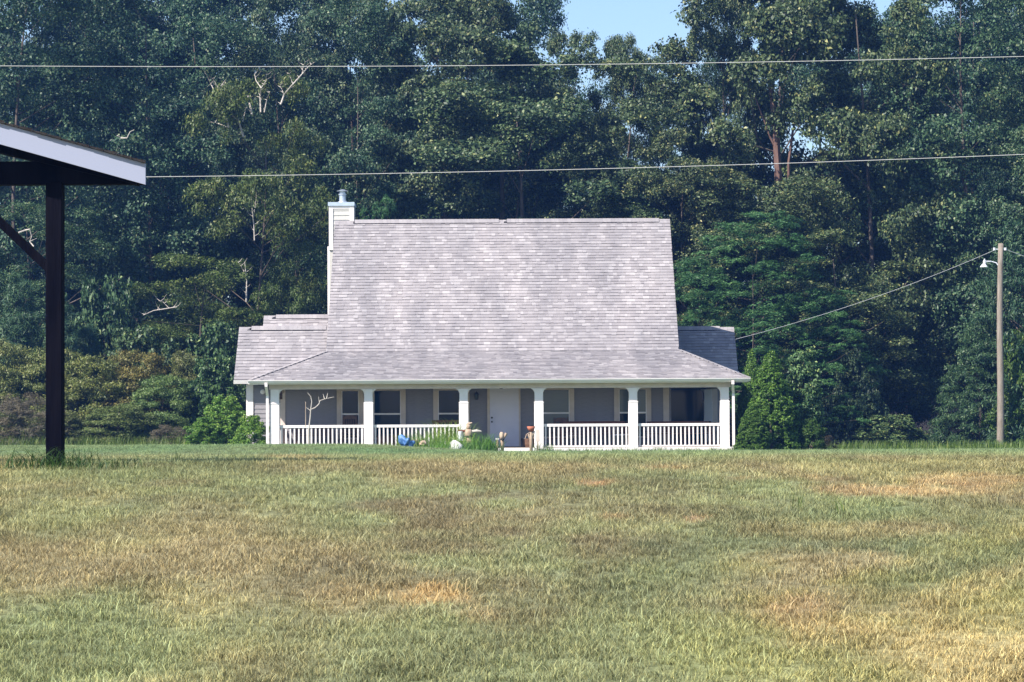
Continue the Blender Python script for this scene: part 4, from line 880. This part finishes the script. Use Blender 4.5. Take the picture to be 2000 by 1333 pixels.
# truss fill: tie beam plus top chord
SB(MB().prism([(2*xrid - xend, zb_), (xend, zb_), (xend - .01, min(zb_ + .02, clipz(xend))), (xend - .45, min(zb_ + .20, clipz(xend - .45))), (2*xrid - xend + .45, zb_ + .2), (2*xrid - xend, zb_ + .02)], 'y', 22.02, 22.16), 'tie_beam', M['shadewood'])
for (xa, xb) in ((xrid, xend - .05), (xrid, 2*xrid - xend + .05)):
    SB(MB().prism([(xa, rake(xa) - .32), (xb, rake(xb) - .19), (xb, rake(xb) - .03), (xa, rake(xa) - .03)], 'y', 21.95, 22.19), 'rafter', M['shadewood'])
pxx = sp(105, 600).x; hw = .071
for x_ in (pxx, 2*xrid - pxx):
    zt = zb_ + .02
    SB(MB().box(x_ - hw, x_ + hw, 22.0, 22.14, float(g(x_, DS)) - .3, zt), 'post', M['shadewood'], bevel=.006)
    s_ = -1 if x_ == pxx else 1
    k0 = sp(88, 525).z; dxk = sp(88, 525).x - sp(0, 440).x; dzk = sp(0, 440).z - k0; f_ = (zb_ - k0)/dzk
    SB(MB().bar((x_ + s_*hw*.7, 22.07, k0), (x_ + s_*(hw + dxk*f_), 22.07, zb_ + .01), .07, .10, (0, 1, 0)), 'knee_brace', M['shadewood'])

# ------------------------------------------------------------------ pole, lamp, cables
DP = 98.0
pt_ = at(1954, 476, DP); pb = at(1953, 875, DP); gz = float(g(pb.x, DP))
pole = empty('utility_pole', (pb.x, DP, gz), 0, 'weathered wooden utility pole with a small lamp at the right', 'utility pole')
def PB(mb, name, m, **k):
    mb.v = [tuple(Vector(v) - pole.location) for v in mb.v]; return mb.build(name, m, pole, **k)
pts_ = [Vector((pb.x + (pt_.x - pb.x)*t + .02*math.sin(t*7), DP, gz - .4 + (pt_.z - gz + .4)*t)) for t in np.linspace(0, 1, 12)]
PB(MB().tube(pts_, [.145 - .045*t for t in np.linspace(0, 1, 12)], 14), 'pole_shaft', M['pole'], smooth=True)
for px in (1942, 1963.5):
    p = at(px, 487, DP); c = at(1953, 487, DP)
    PB(MB().bar(p, c, .03, .03), 'bracket', M['lamp']); PB(MB().lathe(p - Vector((0, 0, .05)), [(.05, 0), (.055, .03), (.035, .05), (.055, .07), (.05, .1)], 10), 'insulator', M['lamp'])
la = at(1951, 521, DP); lb = at(1946, 514, DP); lc = at(1935, 511, DP); ld = at(1923, 511, DP)
PB(MB().tube([la, lb, lc, ld], .022, 8), 'lamp_arm', M['lamp'])
PB(MB().lathe(ld + Vector((0, 0, -.08)), [(.05, -.02), (.06, .0), (.06, .10), (.03, .12), (.03, .18)], 12), 'lamp_housing', M['lamp'])
PB(MB().lathe(ld + Vector((-.03, 0, -.22)), [(.15, 0), (.12, .05), (.07, .11), (.05, .13)], 16), 'lamp_shade', M['lamp'])
def catenary(name, pts_d, r_, label, m=M['wire'], sag=0, n=40):
    ps_ = [at(*q) for q in pts_d]
    if len(ps_) == 2: ps = [ps_[0].lerp(ps_[1], t) - Vector((0, 0, 4*sag*t*(1 - t))) for t in np.linspace(0, 1, n)]
    else: ps = ps_
    return tag(MB().tube(ps, r_, 6).build(name, m), label, 'cable')
def wire(name, k, D, r_, label, ext=900):
    """k: photo points; parabola through them, carried on past both sides of the frame"""
    c = np.polyfit([a for a, b in k], [b for a, b in k], 2)
    return tag(MB().tube([at(x, float(np.polyval(c, x)), D) for x in np.linspace(-ext, 2000 + ext, 70)], r_, 6).build(name, M['wire']), label, 'cable')
wire('overhead_cable', [(0, 129), (400, 130.5), (650, 131), (1000, 128), (1350, 123), (2000, 111)], 42, .0048, 'upper thin pale cable crossing the treetops')
wire('overhead_cable', [(285, 346), (650, 341), (1000, 334.5), (1350, 325), (2000, 302)], 42, .0048, 'lower thin pale cable crossing above the house roof')
catenary('service_cable', [(1437, 663, 91.4), (1940, 490, 98)], .008, 'twisted service cable running from the house gable up to the pole', sag=.22)
catenary('service_cable', [(1965, 488, 98), (2300, 560, 104)], .014, 'thin cable leaving the pole to the right through the conifer', sag=.3)

# ------------------------------------------------------------------ garden in front of the porch
def blades(name, n, spread, h, wdt, seed, m, lean=.5, depth=None):
    r = np.random.default_rng(seed); ph = r.random(n)*6.28; rr = np.sqrt(r.random(n))*spread
    bx, by = rr*np.cos(ph), rr*np.sin(ph)*(1 if depth is None else depth/spread); hh = h*(.45 + .65*r.random(n)); d = r.random(n)*6.28
    ln = hh*lean*(r.random(n) + .15); T = np.stack([np.cos(d), np.sin(d), 0*d], -1); p = r.random(n)*3.14; Wd = np.stack([np.cos(p), np.sin(p), 0*p], -1)*wdt
    Bs = np.stack([bx, by, 0*bx], -1); V = []
    for t, wf in ((0, 1), (.45, .9), (.8, .6), (1, .1)):
        q = Bs + T*(ln*t**2)[:, None] + np.stack([0*hh, 0*hh, hh*(t - .25*lean*t**3)], -1); V += [q - Wd*wf, q + Wd*wf]
    V = np.stack(V, 1); base = np.arange(n)[:, None]*8
    Fc = np.concatenate([base + np.array([[0, 1, 3, 2]]) + 2*k for k in range(3)], 0)
    tone = np.stack([r.random(n), r.random(n), r.random(n), np.ones(n)], -1)
    return np_mesh(name, V.reshape(-1, 3), Fc, m, np.repeat(tone, 8, 0))
def tuft(px, D, n, spread, h, wdt, label, m, name='grass_clump', cat='grass', lean=.5, depth=None, tint=(1, 1, 1), dz=0):
    p = at(px, 800, D); o = link(name, blades(name, n, spread, h, wdt, int(px*7 + D), m, lean, depth), None, (p.x, D, float(g(p.x, D)) + dz))
    o.color = (*tint, 1); return tag(o, label, cat, kind='stuff' if n > 200 else None)
tuft(105, 21.85, 190, .42, .24, .003, 'tall grass round the foot of the shelter post, tinted dark for shade', M['weed'], lean=.9, depth=.2, tint=(.38, .45, .55))  # tint of the post-foot tufts darkened to carry the shelter's shade
tuft(165, 21.7, 130, .5, .17, .003, 'grass tuft right of the shelter post foot', M['weed'], lean=1.1, depth=.18, tint=(.38, .45, .55))
tuft(60, 21.7, 120, .4, .19, .003, 'grass tuft left of the shelter post foot', M['weed'], lean=1.0, depth=.18, tint=(.38, .45, .55))
DG = 82.0
for px, D, n, s_, h_, tint, lab in [(760, 82.0, 160, .45, .22, (1.1, .85, .9), 'low brownish weeds left of the blue bag'), (800, 81.6, 190, .35, .42, (1.25, 1.0, 1.1), 'mixed weeds behind the blue bag'),
    (845, 82.2, 200, .5, .62, (1.35, 1.15, .9), 'tall yellow-green weeds in front of the second railing'), (880, 82.6, 200, .45, .85, (1.5, 1.2, 1.0), 'tallest seeding grass in front of the second railing'),
    (905, 81.6, 190, .35, .4, (1.1, 1.0, .9), 'green grass clump right of the white rock'), (940, 81.6, 200, .38, .5, (.75, .85, .8), 'dark green leafy clump at the foot of the log figure'), (860, 81.2, 190, .5, .25, (.9, 1.0, .8), 'low green grass in front of the white rock'),
    (825, 81.9, 200, .45, .42, (1.1, .9, 1.2), 'pale grey-green weeds between the two stones and the railing'), (735, 82.3, 150, .4, .14, (1.0, .8, .9), 'low dry weeds at the left end of the flower bed'), (920, 81.2, 200, .4, .28, (.75, .8, .9), 'leafy green weeds right in front of the log figure'),
    (875, 81.5, 200, .4, .38, (1.0, .95, 1.0), 'green grass standing round the white rock'), (960, 82.0, 160, .3, .32, (.7, .75, .9), 'bluish green clump between the bed and the entry'), (900, 82.9, 120, .3, .7, (1.3, 1.1, 1.0), 'thin tall grass beside the log figure'), (1062, 83.8, 110, .28, .25, (.6, .7, .6), 'dark green plants at the foot of the entry post')]:
    tuft(px, D, n, s_*1.25, h_*1.5, .006, lab, M['weed'], tint=tuple(1.5*c for c in tint), lean=.75)
P('bush', 952, 81.9, 856, 26, 'grey-green leafy plant between the log figure and the door', 'plant', tint=(.9, .9, 1.2), rz=0)
def edge_weeds(name, spans, n, h, label, tint, seed):
    r_ = np.random.default_rng(seed); Vs, Fs, Ts = [], [], []; base = 0
    for k in range(n):
        a, b_, D0, D1 = spans[r_.integers(len(spans))]; D = D0 + (D1 - D0)*r_.random(); p = at(a + (b_ - a)*r_.random(), 800, D)
        me_ = np.zeros(0); m_ = 7; hh = h*(.3 + r_.random()**2*1.1); ph = r_.random(m_)*6.28; bx = p.x + r_.normal(size=m_)*.08; by = D + r_.normal(size=m_)*.08; z = g(bx, by) - .02
        for i in range(m_):
            t_ = np.array([math.cos(ph[i]), math.sin(ph[i]), 0]); s_ = np.array([-t_[1], t_[0], 0])*.007; q = np.array([bx[i], by[i], z[i]]); q1 = q + np.array([0, 0, hh*.6]) + t_*hh*.12; q2 = q + np.array([0, 0, hh]) + t_*hh*.4
            Vs += [q - s_, q + s_, q1 + s_*.8, q1 - s_*.8, q2 + s_*.2, q2 - s_*.2]; Fs += [(base, base+1, base+2, base+3), (base+3, base+2, base+4, base+5)]; base += 6
            Ts += [(r_.random(), r_.random(), 0, 1)]*6
    o = link(name, np_mesh(name, Vs, Fs, M['weed'], Ts)); o.color = (*tint, 1); return tag(o, label, 'weeds', kind='stuff')
edge_weeds('edge_weeds', [(-60, 480, 89, 93)], 1700, .42, 'uncut grass and weeds along the foot of the left thicket', (1.3, 1.0, 1.1), 3)
edge_weeds('edge_weeds', [(1440, 2080, 88, 96)], 1900, .30, 'uncut grass along the lawn edge under the right-hand trees', (1.1, .9, .9), 4)
edge_weeds('edge_weeds', [(520, 905, 84.2, 84.6), (1060, 1440, 84.2, 84.6)], 700, .14, 'ragged grass along the front of the porch', (1.1, .95, .9), 5)
# blue bag
def blob(name, loc, rads, seed, m, label, cat, amp=.18, sub=3):
    bm = bmesh.new(); bmesh.ops.create_icosphere(bm, subdivisions=sub, radius=1); r = np.random.default_rng(seed); k = r.normal(size=(5, 3))*(4.5 if amp > .5 else 2.0); ph = r.random(5)*6
    for v in bm.verts:
        f = 1 + amp*sum(math.sin(float(k[i] @ np.array(v.co)) + ph[i]) for i in range(5))/2.2
        v.co = Vector((v.co.x*rads[0]*f, v.co.y*rads[1]*f, max(-.25*rads[2], v.co.z*rads[2]*f)))
    me_ = bpy.data.meshes.new(name); bm.to_mesh(me_); bm.free(); me_.materials.append(m)
    me_.polygons.foreach_set('use_smooth', np.ones(len(me_.polygons), bool)); o = link(name, me_, None, loc)
    return tag(o, label, cat)
def gp(px, D): p = at(px, 800, D); return Vector((p.x, D, float(g(p.x, D))))
blob('blue_bag', gp(794, 80.9) + Vector((0, 0, .12)), (.19, .16, .20), 5, M['blue'], 'crumpled blue plastic bag lying in the weeds before the porch', 'bag', .6)
blob('white_rock', gp(893, 81.3) + Vector((0, 0, .08)), (.24, .2, .23), 8, M['rock'], 'whitish rock in the weeds left of the log figure', 'rock', .2)
blob('garden_stone', gp(826, 81.3) + Vector((0, 0, .2)), (.11, .09, .09), 9, M['oldwood'], 'small tan stone among weeds right of the blue bag', 'stone', .3)
blob('garden_stone', gp(812, 82.0) + Vector((0, 0, .3)), (.11, .1, .08), 10, M['oldwood'], 'small pinkish stone just behind the blue bag', 'stone', .3)
# log figure with arms
p0 = gp(916, 82.5); fig = empty('log_figure', p0, 0, 'log figure like a small scarecrow with hat and outstretched arms before the porch', 'garden figure')
MB().tube([(0, 0, -.1), (0, 0, .25), (-.02, 0, .5)], [.085, .1, .1], 10).build('lower_log', M['oldwood'], fig, smooth=True)
MB().tube([(-.02, 0, .5), (-.02, 0, .52), (-.02, 0, .70), (-.02, 0, .74)], [.12, .13, .12, .08], 12).build('body', M['oldwood'], fig, smooth=True)
MB().tube([(-.02, 0, .505), (-.02, 0, .535)], [.137, .137], 12).build('belt', M['black'], fig)
MB().tube([(-.02, 0, .74), (-.02, 0, .78), (-.02, 0, .87), (-.02, 0, .90)], [.05, .08, .08, .05], 10).build('head', M['oldwood'], fig, smooth=True)
MB().tube([(-.09, 0, .86), (-.02, 0, .90), (.1, 0, .95)], [.04, .07, .02], 8).build('hat', M['oldwood'], fig)
MB().tube([(-.1, 0, .68), (-.25, 0, .68), (-.36, 0, .675)], [.05, .045, .055], 8).build('arm', M['redwood'], fig)
MB().tube([(.08, 0, .66), (.25, 0, .68), (.40, 0, .67)], [.05, .055, .02], 8).build('arm', M['deadwood'], fig)
MB().tube([(-.28, -.03, .68), (-.26, -.03, .38)], [.08, .10], 8).build('hanging_sack', M['lamp'], fig)
# driftwood stakes by the entry
p0 = gp(981, 83.2); st = empty('driftwood_stake', p0, 0, 'driftwood stake with a knobbly pale top in front of the white front door', 'stake')
MB().tube([(0, 0, -.1), (0, 0, .3), (-.01, 0, .42)], [.055, .055, .06], 9).build('stake', M['oldwood'], st, smooth=True)
MB().tube([(-.01, 0, .40), (-.02, 0, .52), (-.03, 0, .63), (-.03, 0, .67)], [.06, .085, .07, .03], 9).build('knob', M['oldwood'], st, smooth=True)
MB().tube([(.02, 0, .42), (.1, 0, .56), (.13, 0, .63)], [.03, .045, .05], 7).build('side_branch', M['oldwood'], st); MB().tube([(-.03, -.07, .40), (.05, -.07, .46)], [.05, .04], 7).build('dark_knot', M['black'], st)
p0 = gp(971, 83.3); st = empty('driftwood_stake', p0, 0, 'shorter thin stake left of the knobbly one before the door', 'stake')
MB().tube([(0, 0, -.1), (0, 0, .42)], [.045, .04], 8).build('stake', M['oldwood'], st); MB().box(-.06, .05, -.04, .04, .42, .46).build('cap', M['white'], st)
p0 = gp(1037, 83.4); st = empty('driftwood_stake', p0, 0, 'driftwood stake carrying a terracotta bowl right of the door', 'stake')
MB().tube([(0, 0, -.1), (.0, 0, .35), (.01, 0, .62), (-.02, 0, .8)], [.06, .055, .05, .03], 9).build('stake', M['oldwood'], st, smooth=True)
MB().tube([(.01, 0, .45), (.08, 0, .62), (.1, 0, .7)], [.03, .035, .03], 7).build('side_branch', M['oldwood'], st); MB().tube([(-.01, 0, .4), (-.08, 0, .55), (-.07, 0, .6)], [.03, .035, .03], 7).build('side_branch', M['oldwood'], st)
MB().lathe((0, 0, .68), [(.06, 0), (.11, .08), (.14, .17), (.12, .17)], 14).build('bowl', M['terracotta'], st, smooth=True)
p0 = gp(1050, 83.9); bh = empty('small_board', p0, 0, 'pale narrow board on a stake leaning at the entry post', 'board')
MB().box(-.06, .06, -.02, .02, .35, .76).build('board', M['cream'], bh, bevel=.006); MB().box(-.02, .02, -.015, .015, -.1, .35).build('stake', M['oldwood'], bh)
# bare sapling before the left bay
p0 = gp(604, 83.6); sa = empty('bare_sapling', p0, 0, 'bleached leafless sapling before the leftmost porch railing', 'sapling')
z_ = lambda py: float(at(604, py, 83.6).z - p0.z)
q = lambda px, py: (at(px, py, 83.6).x - p0.x, 0, z_(py))
MB().tube([(0, 0, -.2), q(603, 840), q(606, 815), q(607, 800)], [.026, .024, .022, .02], 8).build('stem', M['deadwood'], sa)
for pl in ([q(607,800), q(609,785), q(607,775), q(600,767)], [q(607,803), q(598,796)], [q(607,800), q(615,797), q(623,790), q(625,783), q(634,780), q(652,776)], [q(620,793), q(624,788), q(622,775)], [q(634,780), q(631,770)], [q(638,779), q(640,768)]):
    b_ = MB().tube(pl, [.019 - .013*i/(len(pl) - 1) for i in range(len(pl))], 6).build('branch', M['deadwood'], sa)
MB().tube([q(597, 835), q(597, 785)], .012, 6).build('support_cane', M['oldwood'], sa)
# tall single weeds in the lawn
for i, (px, D, h_) in enumerate([(1150, 27, .12), (1340, 24, .15), (1640, 17, .11), (1560, 17.5, .12), (345, 23.5, .14), (415, 23.6, .13)]):
    tuft(px, D, 9, .05, h_, .0028, 'taller grass clump in the mown lawn, %s' % ['near the red dirt patch', 'below the right railing of the porch', 'in the right middle of the lawn', 'left of the one in the right middle', 'right of the shelter post', 'second right of the shelter post', 'at the lower left', 'small dark one below the porch entry', 'at the bottom centre', 'at the bottom left of centre'][i], M['weed'], lean=.35, tint=(1.3, 1.05, 1.2))

# ------------------------------------------------------------------ thin summer haze
HAZE = 0.00048
if HAZE:
    hm = bpy.data.materials.new('summer_haze'); hm.use_nodes = True; n = hm.node_tree
    n.nodes.remove(n.nodes['Principled BSDF']); v = n.nodes.new('ShaderNodeVolumePrincipled')
    v.inputs['Color'].default_value = (.16, .38, 1.0, 1); v.inputs['Density'].default_value = HAZE; v.inputs['Anisotropy'].default_value = .2
    n.links.new(v.outputs[0], n.nodes['Material Output'].inputs['Volume'])
    tag(MB().box(-420, 420, -80, 720, -6, 60).build('haze', hm), 'thin blue summer haze over the yard and wood', 'haze', kind='stuff')
